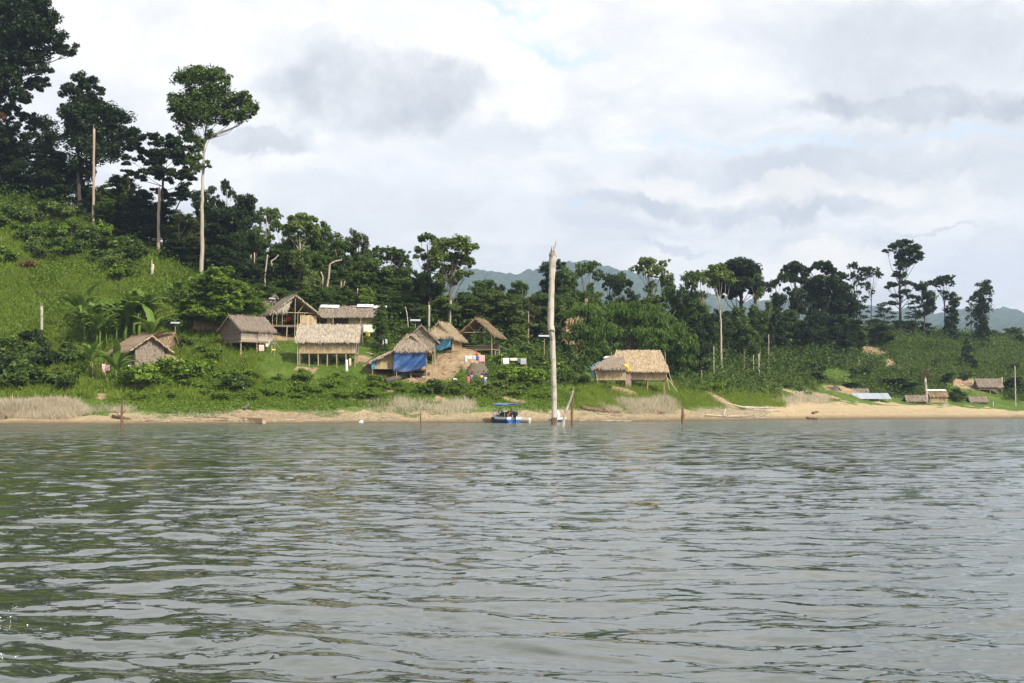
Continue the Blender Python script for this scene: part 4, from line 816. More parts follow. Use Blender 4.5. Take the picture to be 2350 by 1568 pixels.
def slats(mb, p, q, z0, z1, rs, w=.11, out=(0, 0), t=.03, gaps=(), ztop=None):
    p = np.array(p, float); q = np.array(q, float); L = np.linalg.norm(q-p); n = max(2, int(L/w)); d = (q-p)/L; an = math.atan2(d[1], d[0]); nr = np.array([d[1], -d[0]])
    for i in range(n):
        c = p + d*(i+.5)*L/n; f = (i+.5)/n
        if any(a < f < b for a, b in gaps): continue
        zt = z1 if ztop is None else ztop(f); zt += rs.uniform(-.04, .05); zb = z0 + rs.uniform(-.05, .03)
        if zt - zb < .05: continue
        k = nr*rs.uniform(-.018, .018)
        mb.box((c[0]+k[0], c[1]+k[1], (zb+zt)/2), (L/n*.96, t, zt-zb), an, rs.rand())
def hut(name, label, x, yfl, Y, phi, L, W, wh, rise, ov=.45, og=.35, roof='thatch', wall='bamboo', walls='fblr', gable='lr', gmat=None, wstrip=.045, lstrip=.5, ns=1.0, nst=(4, 3), gaps=None, base=None, rin=0.0, dens=1.0, cat='hut', leanf=0, floorx=(0, 0), skirt=False, ridge_sag=.12):
    rs = R(int(x*7+yfl) % 99991); fz = float(P(x, yfl, Y)[2]); X = P(x, yfl, Y)[0]; g0 = gz(X, Y); ph = math.radians(phi)
    e = empty(name, (X, Y, g0), ph, label, cat); F0 = fz-g0; co, si = math.cos(ph), math.sin(ph); gaps = gaps or {}
    G = lambda lx, ly: gz(X+lx*co-ly*si, Y+lx*si+ly*co) - g0
    hx, hy = L/2, W/2; E0 = F0+wh; RZ = E0+rise
    # stilts, floor, beams
    for i in range(nst[0]):
        for j in range(nst[1]):
            lx = -hx+.06+(L-.12)*i/(nst[0]-1); ly = -hy+.06+(W-.12)*j/(nst[1]-1); z0 = G(lx, ly)-.3
            if F0 - z0 < .2: continue
            mb = MB(); mb.tube([(lx+rs.randn()*.05, ly+rs.randn()*.05, z0), (lx, ly, F0-.05)], [.085, .07], 6, rs.rand()); mb.build('stilt', M['post'], e)
    mb = MB(); mb.box((floorx[0], floorx[1]*.5, F0), (L+.16, W+.16+abs(floorx[1]), .06), 0, .5)
    for sy in (-1, 0, 1): mb.tube([(-hx-.25, sy*hy, F0-.08), (hx+.25, sy*hy, F0-.08)], .045, 6, rs.rand())
    for sx in (-1, 0, 1): mb.tube([(sx*hx, -hy-.2, F0-.16), (sx*hx, hy+.2, F0-.16)], .04, 6, rs.rand())
    mb.build('floor', M['post'], e)
    # corner posts and frame
    for lx in (-hx+.05, hx-.05):
        for ly in (-hy+.05, hy-.05):
            mb = MB(); mb.tube([(lx, ly, F0), (lx, ly, E0+.05)], .045, 6, rs.rand()); mb.build('post', M['post'], e)
    # walls
    off = .03
    for s_, (p, q) in {'f': ((-hx, -hy-off), (hx, -hy-off)), 'b': ((hx, hy+off), (-hx, hy+off)), 'l': ((-hx-off, hy), (-hx-off, -hy)), 'r': ((hx+off, -hy), (hx+off, hy))}.items():
        if s_ not in walls: continue
        wm = wall if isinstance(wall, str) else wall[s_]; mb = MB()
        if wm in ('plank', 'planklit'):
            p_, q_ = np.array(p), np.array(q); c = (p_+q_)/2; an = math.atan2(q_[1]-p_[1], q_[0]-p_[0]); n = int(wh/.2)
            for k in range(n):
                zc = F0+.03+(k+.5)*wh/n; mb.box((c[0], c[1], zc), (np.linalg.norm(q_-p_)+rs.uniform(-.06, .02), .035+.01*(k % 2), wh/n*.97), an, rs.rand())
        elif s_ in gaps:
            cuts = [0]+[v_ for ab in gaps[s_] for v_ in ab]+[1]; p_, q_ = np.array(p), np.array(q)
            for ca, cb in list(zip(cuts[::2], cuts[1::2]))[:-1]:
                if cb-ca > .03: m2 = MB(); slats(m2, p_+(q_-p_)*ca, p_+(q_-p_)*cb, F0-.02, E0, rs, w=.10); m2.build('wall', M[wm], e)
            slats(mb, p_+(q_-p_)*cuts[-2], q_, F0-.02, E0, rs, w=.10)
        else: slats(mb, p, q, F0-.02, E0, rs, w=.10)
        if wm.startswith('thatch'):
            p3, q3 = np.array([p[0], p[1], F0-.25]), np.array([q[0], q[1], F0-.25]); up = np.array([0, 0, wh+.25]); o3 = np.array([q3[1]-p3[1], p3[0]-q3[0], 0]); o3 = o3/np.linalg.norm(o3)*.12
            strips(mb, [p3+o3, q3+o3, q3+up, p3+up], int(130*np.linalg.norm(q3-p3)*wh*dens), .38, .045, rs, lift=.05, ja=.5)
        mb.build('wall', M[wm], e)
        if s_ in gaps:
            for (a, b) in gaps[s_]:
                p_, q_ = np.array(p), np.array(q); c = p_+(q_-p_)*(a+b)/2; an = math.atan2(q_[1]-p_[1], q_[0]-p_[0])
                MB().box((c[0], c[1]+.1*(1 if s_ == 'f' else -1), F0+wh*.5), (np.linalg.norm(q_-p_)*(b-a), .03, wh*.96), an, .5).build('door_shade_panel', M['dim'], e)  # dark panel behind the gap paints in the shaded interior
    # gables
    gm = gmat or roof
    for s_ in gable:
        lx = -hx-.02 if s_ == 'l' else hx+.02; mb = MB(); 
        if gm in ('plank', 'bamboo', 'planklit'):
            slats(mb, (lx, -hy), (lx, hy), E0, E0, rs, ztop=lambda f: E0+rise*(1-abs(2*f-1)))
        else:
            mb.add([(lx, -hy, E0), (lx, hy, E0), (lx, 0, RZ-.05)], [(0, 1, 2)], .8); n = int(500*dens)
            sg = -1 if s_ == 'l' else 1; t = rs.rand(n)**.8; yy = (rs.rand(n)*2-1)*hy*(1-t)*1.02; zz = E0-.15+t*rise; an = rs.randn(n)*.3; ll = .3*rs.uniform(.6, 1.3, n)
            b0 = np.stack([np.full(n, lx+sg*.05), yy, zz+.1], 1); tp = b0 + np.stack([np.full(n, sg*.1)*rs.rand(n), np.sin(an)*ll, -np.cos(an)*ll], 1); w_ = np.array([0, .035, 0])
            mb.quads(np.stack([b0-w_, b0+w_, tp+w_*.5, tp-w_*.5], 1), rs.rand(n)**1.3)
        mb.build('gable', M[gm], e)
    # roof: two slopes with thickness, shaggy strips, ridge cap
    mb = MB(); sl = rise/hy; ex = hx+og
    for sg in (-1, 1):
        o_ = ov + (leanf if sg < 0 else 0); ey = hy+o_; ez = RZ-sl*ey if not leanf or sg > 0 else RZ-sl*ey+leanf*.12
        rx = ex-rin; q = [(-ex, sg*ey, ez), (ex, sg*ey, ez), (rx, 0, RZ), (-rx, 0, RZ)]
        if ridge_sag:
            K = 7; 
            for k in range(K):
                a, b = k/K, (k+1)/K; sA, sB = -ridge_sag*math.sin(PI*a)+rs.randn()*.01, -ridge_sag*math.sin(PI*b); xa, xb = -ex+2*ex*a, -ex+2*ex*b; ya, yb_ = -rx+2*rx*a, -rx+2*rx*b
                mb.slab([(xa, sg*ey, ez+sA*.6), (xb, sg*ey, ez+sB*.6), (yb_, 0, RZ+sB), (ya, 0, RZ+sA)], .12, .75)
        else: mb.slab(q, .12, .75)
        A = 2*ex*math.hypot(ey, rise); n = int(A*52*dens*ns)
        strips(mb, q, n, lstrip, wstrip, rs)
    # verge strips along the gable edges
    for lx in (-ex, ex):
        for sg in (-1, 1):
            n = int(70*dens); t = rs.rand(n)[:, None]; p = np.array([lx*rx/ex, 0, RZ])*(1-t)+np.array([lx, sg*(hy+ov), RZ-sl*(hy+ov)])*t
            d = np.stack([np.sign(lx)*rs.rand(n)*.15, sg*rs.rand(n)*.25, -.12-.25*rs.rand(n)], 1); w_ = np.array([0, .04, .02]); b0 = p + [0, 0, .12]
            mb.quads(np.stack([b0-w_, b0+w_, b0+d+w_, b0+d-w_], 1), rs.rand(n))
    mb.build('roof', M[roof], e)
    mb = MB(); mb.tube([(-rx-.05, 0, RZ+.10), (0, 0, RZ+.10-ridge_sag), (rx+.05, 0, RZ+.10)], .06, 6, .6); mb.build('ridge_pole', M['post'], e)
    for sx in (-1, 1):
        mb = MB()
        for sg in (-1, 1): mb.tube([(sx*(hx+.08), 0, RZ-.1), (sx*(hx+.08), sg*(hy+ov), RZ-sl*(hy+ov)-.1)], .035, 6, .2)
        mb.build('rafter', M['post'], e)
    e['F0'] = F0
    return e, dict(X=X, Y=Y, g=g0, F=F0, E=E0, R=RZ, hx=hx, hy=hy, G=G, rs=rs)
def sheet(name, m, parent, corners, sag=.2, nx=14, ny=10, fold=.06, seed=0, thick=True, hem=0.0):
    """a hanging sheet between four corners (top-left, top-right, bottom-right, bottom-left) with folds"""
    rs = R(seed); c = np.array(corners, float); s, t = np.meshgrid(np.linspace(0, 1, nx), np.linspace(0, 1, ny), indexing='ij'); s_, t_ = s[..., None], t[..., None]
    p = (c[0]*(1-s_)+c[1]*s_)*(1-t_)+(c[3]*(1-s_)+c[2]*s_)*t_; nm = np.cross(c[1]-c[0], c[3]-c[0]); nm /= np.linalg.norm(nm)+1e-9
    if nm[1] > 0: nm = -nm
    f = fold*(np.sin((s*2.2+t*1.6)*6+seed)*t + .5*np.sin(s*17+t*5+seed)*t) ; p = p + nm*f[..., None]; p[..., 2] -= sag*t*np.sin(PI*s); p[..., 2] += hem*np.sin(s*9+seed)*t*.5
    V = p.reshape(-1, 3); i = np.arange(nx-1)[:, None]*ny+np.arange(ny-1)[None]; fc = np.stack([i, i+ny, i+ny+1, i+1], -1).reshape(-1, 4)
    mb = MB(); mb.add(V, fc.tolist(), rs.rand(len(fc))*.4); o = mb.build(name, m, parent, smooth=True)
    md = o.modifiers.new('thickness', 'SOLIDIFY'); md.thickness = .02; return o
# weathered plank hut, turned; sunlit front painted paler, shaded gable and sides darker
e, h = hut('stilt_hut', 'weathered dark plank hut on thin stilts with grey thatch and front boards coloured as sunlit', 566, 786, 193, 45, 5.2, 4.9, 1.75, 1.75, roof='thatch_grey', wall={'f': 'planklit', 'b': 'plank', 'l': 'plank', 'r': 'plank'}, gmat='plank', nst=(3, 3), wstrip=.03, lstrip=.7, gaps={}, ns=1.2)
MB().box((-.3, -h['hy']-.07, h['E']-.3), (2.6, .04, .55), 0, .5).build('window_shade_panel', M['dim'], e)  # dark panel on the wall stands in for a shaded opening
MB().box((1.3, -h['hy']-.12, h['F']+.7), (2.4, .06, 1.3), 0, .2).build('front_board', M['planklit'], e)
mb = MB(); mb.tube([(h['hx'], -h['hy'], h['F']+.6), (h['hx']+1.6, -h['hy']-.4, h['G'](h['hx']+1.6, -h['hy']-.4))], .04, 6, .4); mb.build('prop', M['post'], e)
# open pavilion
e, h = hut('open_pavilion', 'open thatched pavilion with high pointed gable on a stilt platform', 665, 750, 205, -66, 5.2, 6.6, 1.9, 2.5, roof='thatch', walls='', gable='', nst=(3, 4), wstrip=.03, lstrip=.8, ov=.6, og=.7, ns=1.3)
rs = h['rs']; hx, hy, F0, E0, RZ = h['hx'], h['hy'], h['F'], h['E'], h['R']
for ya, yb_ in ((hy, hy*.4), (-hy*.24, -hy)): mb = MB(); slats(mb, (-hx, ya), (-hx, yb_), F0, F0+1.5, rs); mb.build('wall', M['bamboo'], e)
mb = MB(); slats(mb, (-hx, -hy), (hx*.2, -hy), F0, F0+1.4, rs); mb.build('wall', M['bamboo'], e)
mb = MB(); slats(mb, (hx, hy*.25), (hx, hy), F0, F0+1.55, rs, w=.16); mb.build('wall', M['bamboo'], e)
for yy in (-hy*.55, hy*.15, hy*.45, hy*.7, -hy*.8):
    mb = MB(); mb.tube([(hx, yy, F0), (hx, yy, E0)], .045, 6, .3); mb.build('post', M['post'], e)
mb = MB(); mb.tube([(hx+.05, -hy, E0), (hx+.05, hy, E0)], .06, 6, .1); mb.tube([(hx+.05, hy*.15, E0), (hx+.05, hy*.45, E0+1.3)], .04, 6, .1); mb.tube([(hx+.05, -hy*.45, E0), (hx+.05, -hy*.3, E0+1.5)], .04, 6, .1); mb.build('tie_beam', M['post'], e)
mb = MB(); mb.tube([(hx+.5, -.1, -.6), (hx+.42, 0, RZ+.3)], .05, 6, .1); mb.build('flag_pole', M['post'], e)
mb = MB(); mb.box((0, 0, E0-.05), (.1, .1, .1)); strips(mb, [(hx+.3, -hy-.3, E0-.1), (hx+.3, -hy*.35, E0+.2), (hx+.3, -hy*.15, RZ-.6), (hx+.3, -hy*.5, E0+.8)], 260, .5, .04, rs, lift=.05); mb.build('gable_thatch', M['thatch'], e)
sheet('cloth', flat('red_cloth', (.55, .03, .04)), e, [(0, -.9, F0+1.3), (0, .3, F0+1.5), (.1, .2, F0+1.0), (.1, -.9, F0+.9)], seed=4)
MB().tube([(-1.0, 1.0, F0+1.1), (-1.0, 1.0, F0+1.75)], [.28, .24], 10).build('water_drum', flat('blue_drum', (.25, .42, .62)), e)
# long hut behind
e, h = hut('long_hut', 'long low grey-thatched bamboo hut with white sheets along its ridge', 808, 752, 208, -2, 9.0, 4.6, 1.75, 1.35, roof='thatch_grey', nst=(6, 2), gaps={'f': ((.02, .12), (.22, .48))}, wstrip=.05, gable='lr', og=.3, ov=.7, ridge_sag=.1)
hx, hy, F0, E0, RZ = h['hx'], h['hy'], h['F'], h['E'], h['R']
for (a, b, dz) in [(-4.7, -1.9, .25), (.8, 3.2, .32), (3.3, 5.2, .12)]:
    mb = MB(); mb.slab([(a, -.75, RZ+dz-.35), (b, -.75, RZ+dz-.42), (b, .1, RZ+dz+.02), (a, .1, RZ+dz+.08)], .04, .2); mb.build('ridge_sheet', M['panel'], e)
for xx in (-2.4, 1.7):
    mb = MB(); mb.tube([(xx, -hy-.75, h['G'](xx, -hy-.75)), (xx+.05, -hy-.7, E0-.1)], .06, 6, .2); mb.build('post', M['post'], e)
# long thatch hut in front, side on
e, h = hut('stilt_hut', 'pale shaggy-thatched bamboo hut seen side on, standing on many thin stilts', 755, 812, 191, 1.5, 7.6, 4.2, 1.95, 1.9, roof='thatch', nst=(7, 3), ov=.5, og=.55, wstrip=.045, lstrip=.42, ns=2.0, ridge_sag=.05)
hx, hy, F0, E0 = h['hx'], h['hy'], h['F'], h['E']
sheet('white_flap', M['panel'], e, [(-1.6, -hy-.12, E0-.4), (-.75, -hy-.12, E0-.35), (-.8, -hy-.14, E0-.85), (-1.1, -hy-.14, E0-.8)], 0, 6, 5, .01)
sheet('tarpaulin', M['tarp'], e, [(hx+.2, -hy-.05, E0-.1), (hx+.5, -hy+.1, E0-.1), (hx+.3, -hy+.1, F0+.15), (hx+.15, -hy-.05, F0+.05)], .1, seed=3)
mb = MB(); mb.tube([(-1.1, -.8, -.8), (-1.05, -.8, F0-.1)], [.24, .2], 8, .3); mb.build('thick_post', M['bark'], e)
mb = MB(); mb.tube([(-hx-.15, -hy-.2, F0-1.9), (-hx-.25, -hy-.1, E0-.2)], .07, 6, .3); mb.build('post', M['post'], e)
# hut with dark blue tarpaulin, gable on, with a long lean-to on the left
def tarp_hut():
    e, h = hut('tarpaulin_hut', 'thatched hut closed in front by a dark blue sagging tarpaulin, with a low lean-to', 941, 848, 189.5, -84, 4.6, 4.4, 2.6, 2.0, roof='thatch_tan', walls='br', gable='r', nst=(3, 3), ov=.55, og=.7, wstrip=.05, lstrip=.5, gmat='thatch')
    hx, hy, F0, E0, RZ, rs = h['hx'], h['hy'], h['F'], h['E'], h['R'], h['rs']
    # local +x gable faces the lake; -y is to the left
    mb = MB(); strips(mb, [(hx+.95, -hy-.2, E0-.15), (hx+.95, hy+.3, E0-.1), (hx+.15, .5, RZ-.2), (hx+.15, -.5, RZ-.2)], 1100, .5, .06, rs); mb.slab([(hx+.9, -hy-.1, E0-.1), (hx+.9, hy+.2, E0-.1), (hx+.1, .4, RZ-.3), (hx+.1, -.4, RZ-.3)], .06, .8); mb.build('gable_skirt', M['thatch_grey'], e)
    sheet('tarpaulin', M['tarp'], e, [(hx+.75, -hy+.05, E0-.05), (hx+.65, hy-.1, E0-.05), (hx+.6, hy-.1, F0+.45), (hx+.95, -hy-.2, F0-.35)], .45, 40, 26, .26, seed=2)
    mb = MB(); q = [(-hx-.4, -hy-3.3, E0-1.55), (hx+.5, -hy-3.4, E0-1.6), (hx+.5, -hy-.1, E0-.05), (-hx-.4, -hy-.1, E0-.05)]; mb.slab(q, .12, .8); strips(mb, q, 1500, .5, .07, rs); 
    n = 120; t = rs.rand(n)[:, None]; p = np.array(q[1])*t+np.array(q[2])*(1-t); d = np.stack([rs.rand(n)*.25, rs.randn(n)*.1, -.1-.3*rs.rand(n)], 1); w_ = np.array([0, .05, .02]); mb.quads(np.stack([p-w_, p+w_, p+d+w_, p+d-w_], 1), rs.rand(n)); mb.build('lean_to_roof', M['thatch'], e)
    mb = MB(); slats(mb, (hx-.2, -hy-2.9), (hx-.2, -hy-.05), F0+.05, E0-1.35, rs, ztop=lambda f: E0-1.5+f*1.2); mb.build('wall', M['bamboo'], e)
    MB().box((0, -hy-1.5, F0), (hx*2, 2.9, .06), 0, .5).build('floor', M['post'], e)
    sheet('tarpaulin', M['tarp2'], e, [(hx+.1, -hy-3.1, E0-1.6), (hx+.05, -hy-2.3, E0-1.3), (hx, -hy-2.6, F0+.1), (hx+.1, -hy-3.0, F0-.2)], .1, seed=9)
    for (a, b) in [(hx, -hy-2.9), (hx+.7, -hy+.3), (hx+.8, hy-.1), (hx+.6, hy+.75), (0, -hy-2.9)]:
        z = h['G'](a, b)-.2; mb = MB(); mb.tube([(a, b, z), (a, b, F0 if b < hy else E0-.6)], .06, 6, rs.rand()); mb.build('stilt', M['post'], e)
tarp_hut()
hut('leaf_gabled_hut', 'greyish palm-leaf gabled hut squeezed behind the dark blue tarpaulin hut', 966, 805, 196, -86, 4.6, 3.9, 1.5, 1.9, roof='thatch_grey', wall='thatch_grey', gable='lr', nst=(3, 3), ov=.6, og=.5, wstrip=.05)
def tarp_hut2():
    e, h = hut('tarpaulin_hut', 'golden-thatched gable hut with a faded turquoise tarpaulin wall and shaggy skirt', 1020, 806, 203, -106, 4.4, 3.8, 2.1, 1.9, roof='thatch_gold', walls='fbl', gable='r', nst=(3, 3), ov=.6, og=.6, gmat='thatch_gold', wstrip=.05, lstrip=.6, ns=1.2)
    hx, hy, F0, E0, RZ, rs = h['hx'], h['hy'], h['F'], h['E'], h['R'], h['rs']
    mb = MB(); strips(mb, [(hx+.6, -hy-.3, E0-.1), (hx+.6, hy+.3, E0-.1), (hx+.12, .3, RZ-.5), (hx+.12, -.3, RZ-.5)], 800, .6, .05, rs); mb.slab([(hx+.55, -hy-.1, E0-.05), (hx+.55, hy+.1, E0-.05), (hx+.1, .3, RZ-.5), (hx+.1, -.3, RZ-.5)], .05, .6); mb.build('gable_skirt', M['thatch_gold'], e)
    sheet('tarpaulin', M['tarp2'], e, [(hx+.4, -hy, E0-.05), (hx+.4, hy, E0), (hx+.4, hy-.1, F0+.5), (hx+.45, -hy-.1, F0+.5)], .55, 34, 22, .2, seed=7)
tarp_hut2()
def open_hut():
    e, h = hut('open_hut', 'open-sided hut of bare poles with brown thatch at the right end of the village', 1103, 803, 207, -104, 4.6, 4.6, 2.45, 2.0, roof='thatch_brown', walls='', gable='', nst=(3, 3), ov=.7, og=.7, wstrip=.03, lstrip=.8, ns=1.2)
    hx, hy, F0, E0, RZ, rs = h['hx'], h['hy'], h['F'], h['E'], h['R'], h['rs']
    mb = MB(); mb.tube([(hx+.05, -hy-.4, E0), (hx+.05, hy+.3, E0+.03)], .05, 6, .1); mb.tube([(hx+.1, -hy*.5, E0+1.0), (hx+.1, 0, E0), (hx+.1, hy*.4, E0+.9)], .035, 6, .1); mb.tube([(-hx, -hy, E0-.3), (-hx, hy, E0-.3)], .04, 6); mb.build('tie_beam', M['post'], e)
    for zz in (F0+.5, F0+.25): mb = MB(); mb.tube([(hx, -hy, zz), (hx, hy, zz+.03)], .05, 6, .5); mb.build('railing', M['bark'], e)
    for ya, yb_ in ((hy, hy*.2), (-hy*.6, -hy)): mb = MB(); slats(mb, (-hx, ya), (-hx, yb_), F0, F0+1.0, rs); mb.build('wall', M['plank'], e)
    mb = MB(); mb.tube([(hx+.1, hy+.05, h['G'](hx, hy)-.2), (hx+.1, hy+.05, E0)], .06, 6, .1); mb.tube([(hx+.1, hy+.05, E0-1.3), (hx+.1, hy+.65, E0-.5), (hx+.1, hy+.3, E0+.1)], .03, 6, .1); mb.build('post', M['post'], e)
open_hut()
# leaf-walled hut lower left and the roof behind it
hut('leaf_walled_hut', 'hut with a sloping tan thatch roof and grey palm-leaf gable wall among banana plants', 322, 838, 181.5, -52, 5.6, 3.9, 2.3, 1.35, roof='thatch_tan', wall='thatch_grey', gable='r', gmat='thatch_grey', nst=(3, 3), ov=.95, og=.75, wstrip=.04, lstrip=.8)
hut('small_thatched_hut', 'smaller brownish thatched roof right behind the leaf-walled hut', 362, 812, 189, -8, 3.9, 3.2, 1.2, 1.5, roof='thatch_brown', wall='thatch_brown', nst=(3, 2), ov=.5, og=.4, wstrip=.05)
hut('patchy_shelter', 'small patchy thatched shelter with light bamboo screen left of the weathered hut', 478, 772, 197, 8, 2.9, 2.4, 1.4, 1.2, roof='thatch_brown', walls='lb', gable='', nst=(3, 2), ov=.5, og=.5)
hut('half_hidden_hut', 'dark brown thatched roof half hidden by greenery above the pavilion', 603, 722, 212, -30, 4.2, 3.2, 1.4, 1.4, roof='thatch_grey', wall='plank', nst=(2, 2), ov=.5, og=.4)
# shore-side hut with annex
def shore_hut():
    e, h = hut('stilt_hut', 'golden thatched bamboo stilt hut alone by the shore with a grey annex and yellow sheet', 1465, 873, 213, -3, 8.0, 4.2, 2.05, 2.35, rin=1.2, roof='thatch_gold', nst=(4, 3), ov=.65, og=.55, wstrip=.045, lstrip=.42, gable='lr', gmat='thatch_gold', ns=2.0, ridge_sag=.1)
    hx, hy, F0, E0, RZ, rs = h['hx'], h['hy'], h['F'], h['E'], h['R'], h['rs']
    # annex: hipped lean-to projecting left and forward
    x0, x1, y0, y1 = -hx-2.7, -hx+2.0, -hy-1.1, hy-.6; t = E0-.1
    mb = MB(); slats(mb, (x0+.3, y0+.3), (x1, y0), F0-.05, t, rs); mb.build('annex_wall', M['bamboo'], e)
    mb = MB(); slats(mb, (x0, y1), (x0+.3, y0+.3), F0-.05, t, rs); mb.build('annex_wall', M['bamboo'], e)
    MB().box(((x0+x1)/2, (y0+y1)/2, F0-.02), (x1-x0, y1-y0, .06), 0, .5).build('annex_floor', M['post'], e)
    a, b = (-hx-.2, -.6, RZ-.85), (-hx+1.7, -.9, RZ-.95); mb = MB()
    for q in ([(x0-.55, y0-.35, t-.35), (x1+.35, y0-.45, t-.30), b, a], [(x0-.6, y1+.3, t-.35), (x0-.55, y0-.35, t-.35), a, (a[0], .6, a[2])]):
        mb.slab(q, .12, .8); strips(mb, q, 1500, .6, .045, rs, ja=.18)
    mb.build('annex_roof', M['thatch_grey'], e)
    sheet('tarpaulin', M['tarpl'], e, [(x0-.75, y0+.5, t+.1), (x0-.35, y0-.1, t+.0), (x0-.1, y0+.2, F0+.4), (x0-.4, y0+.4, F0+.5)], .1, seed=5)
    sheet('light_blue_sheet', M['tarpl'], e, [(x0-.3, y1-1.2, t+.35), (x0+.8, y1-1.5, t+1.0), (x0+.9, y1-1.8, t+.95), (x0-.4, y1-1.6, t+.2)], .02, seed=6)
    sheet('white_panel', M['panel'], e, [(-hx-1.1, -.5, RZ-.75), (-hx-.3, -.5, RZ-.7), (-hx-.5, -1.0, RZ-1.0), (-hx-1.4, -1.0, RZ-1.1)], 0, 5, 4, .01)
    sheet('yellow_sheet', M['tarpy'], e, [(-hx+1.6, -hy-1.3, t+.5), (-hx+2.3, -hy-1.1, t+.35), (-hx+2.8, -hy-1.3, t-.75), (-hx+2.4, -hy-1.4, t-.6)], .05, seed=8, fold=.1)
    MB().box((-hx+2.35, -hy-.55, F0-.3), (.75, .06, 2.5), 0, .2).build('hanging_door', flat('door_red_grey', (.36, .24, .20)), e)
    mb = MB(); mb.box((-hx+3.8, -hy-.35, F0+.12), (1.9, .5, .25), 0, .5); mb.build('bench_board', M['plank'], e)
    for (p, q) in [((x0+.05, y0-.2, E0-.2), (x0+.75, y0-.4, -.6)), ((hx-.15, -hy-.4, E0-.0), (hx+.55, -hy-.6, -.5)), ((hx+.2, -hy-.4, E0+.1), (hx+1.3, -hy-.9, -.6)), ((hx+.1, -hy-.3, F0+.5), (hx+1.7, -hy-1.2, -.7)), ((-hx+2.8, -hy-.45, F0+.6), (-hx+2.75, -hy-.5, -.6)), ((x0+2.9, y0-.05, F0), (x0+2.9, y0-.1, -.6)), ((x0+.4, y1, F0), (x0+.4, y1, -.5))]:
        mb = MB(); mb.tube([p, q], .055, 6, .1); mb.build('prop_pole', M['post'], e)
shore_hut()
# huts of the far village on the right
for a in [
 ('village_hut', 'small pale roof high among bushes above the right village', 1925, 884, 318, 0, 2.6, 2.2, .9, 1.1, 'thatch'),
 ('village_hut', 'pointed grey thatched hut at the left end of the right village', 1910, 914, 296, -60, 3.2, 3.0, 1.0, 1.3, 'thatch_grey'),
 ('village_hut', 'long grey-roofed hut just behind the zinc shed', 1961, 915, 300, -3, 5.4, 3.0, .8, 1.2, 'thatch_grey'),
 ('village_hut', 'tiny grey-roofed hut above the zinc shed', 2000, 889, 314, 10, 1.1, 1.4, .6, .8, 'thatch_grey'),
 ('village_hut', 'low dark thatched hut just left of the bare trunk on the beach', 2101, 929, 300, -2, 4.0, 2.8, .9, 1.0, 'thatch_grey'),
 ('village_hut', 'reddish thatched hut with white ridge sheet just right of the beach trunk', 2149, 924, 304, 2, 3.8, 2.8, 1.5, 1.1, 'thatch_brown'),
 ('village_hut', 'large grey hut raised on the clay bank at the far right', 2268, 894, 327, -2, 5.4, 3.4, .8, 1.6, 'thatch_grey'),
 ('village_hut', 'low dark hut in the grass below the clay bank', 2243, 930, 312, 0, 3.6, 2.4, .9, .9, 'thatch_grey'),
 ('village_hut', 'low brownish roof along the top of the clay bank', 2205, 893, 330, -2, 4.6, 2.2, .7, .7, 'thatch_brown'),
 ('village_hut', 'collapsed pale thatch roof lying behind dry brush left of the right village', 1816, 914, 276, 2, 4.2, 2.6, .3, .9, 'thatch'),
]:
    e, h = hut(*a[:10], roof=a[10], wall='plank' if 'grey' in a[10] else 'bamboo', nst=(3, 2), ov=.35, og=.3, dens=.5, wstrip=.06)
    if 'white ridge' in a[1]: mb = MB(); mb.slab([(-h['hx']-.6, -.7, h['R']-.1), (h['hx']+.1, -.7, h['R']-.1), (h['hx']+.1, .05, h['R']+.22), (-h['hx']-.6, .05, h['R']+.22)], .04); mb.build('ridge_sheet', M['panel'], e); MB().box((h['hx']-.5, -h['hy']-.6, h['F']-.6), (1.0, .1, 1.0)).build('zinc_panel', M['zinc'], e)
def zinc_shed():
    b = onland(2003, 292, 920); e = empty('zinc_shed', b, 0, 'open shed with a long bluish corrugated zinc roof by the beach', 'shed'); z0 = P(2003, 916, 292)[2]-b[2]; z1 = P(2003, 907.5, 295)[2]-b[2]+.1
    mb = MB(); n = 40; xs = np.linspace(-4.0, 3.7, n); V = []
    for i, x in enumerate(xs): zz = .03*(i % 2); V += [(x, -1.0, z0+zz), (x+.0, 2.0, z1+.35+zz)]
    mb.add(V, [(2*i, 2*i+2, 2*i+3, 2*i+1) for i in range(n-1)], R(3).rand(n-1)); o = mb.build('roof', M['zinc'], e); md = o.modifiers.new('t', 'SOLIDIFY'); md.thickness = .02
    for x in (-3.8, -1.2, 1.2, 3.5):
        for y, z in ((-.9, z0), (1.9, z1+.3)): MB().tube([(x, y, -.4), (x, y, z)], .06, 6).build('post', M['post'], e)
    mb = MB(); slats(mb, (-3.6, 1.8), (-.5, 1.8), -.2, z0-.1, R(2)); mb.build('wall', M['plank'], e)
zinc_shed()
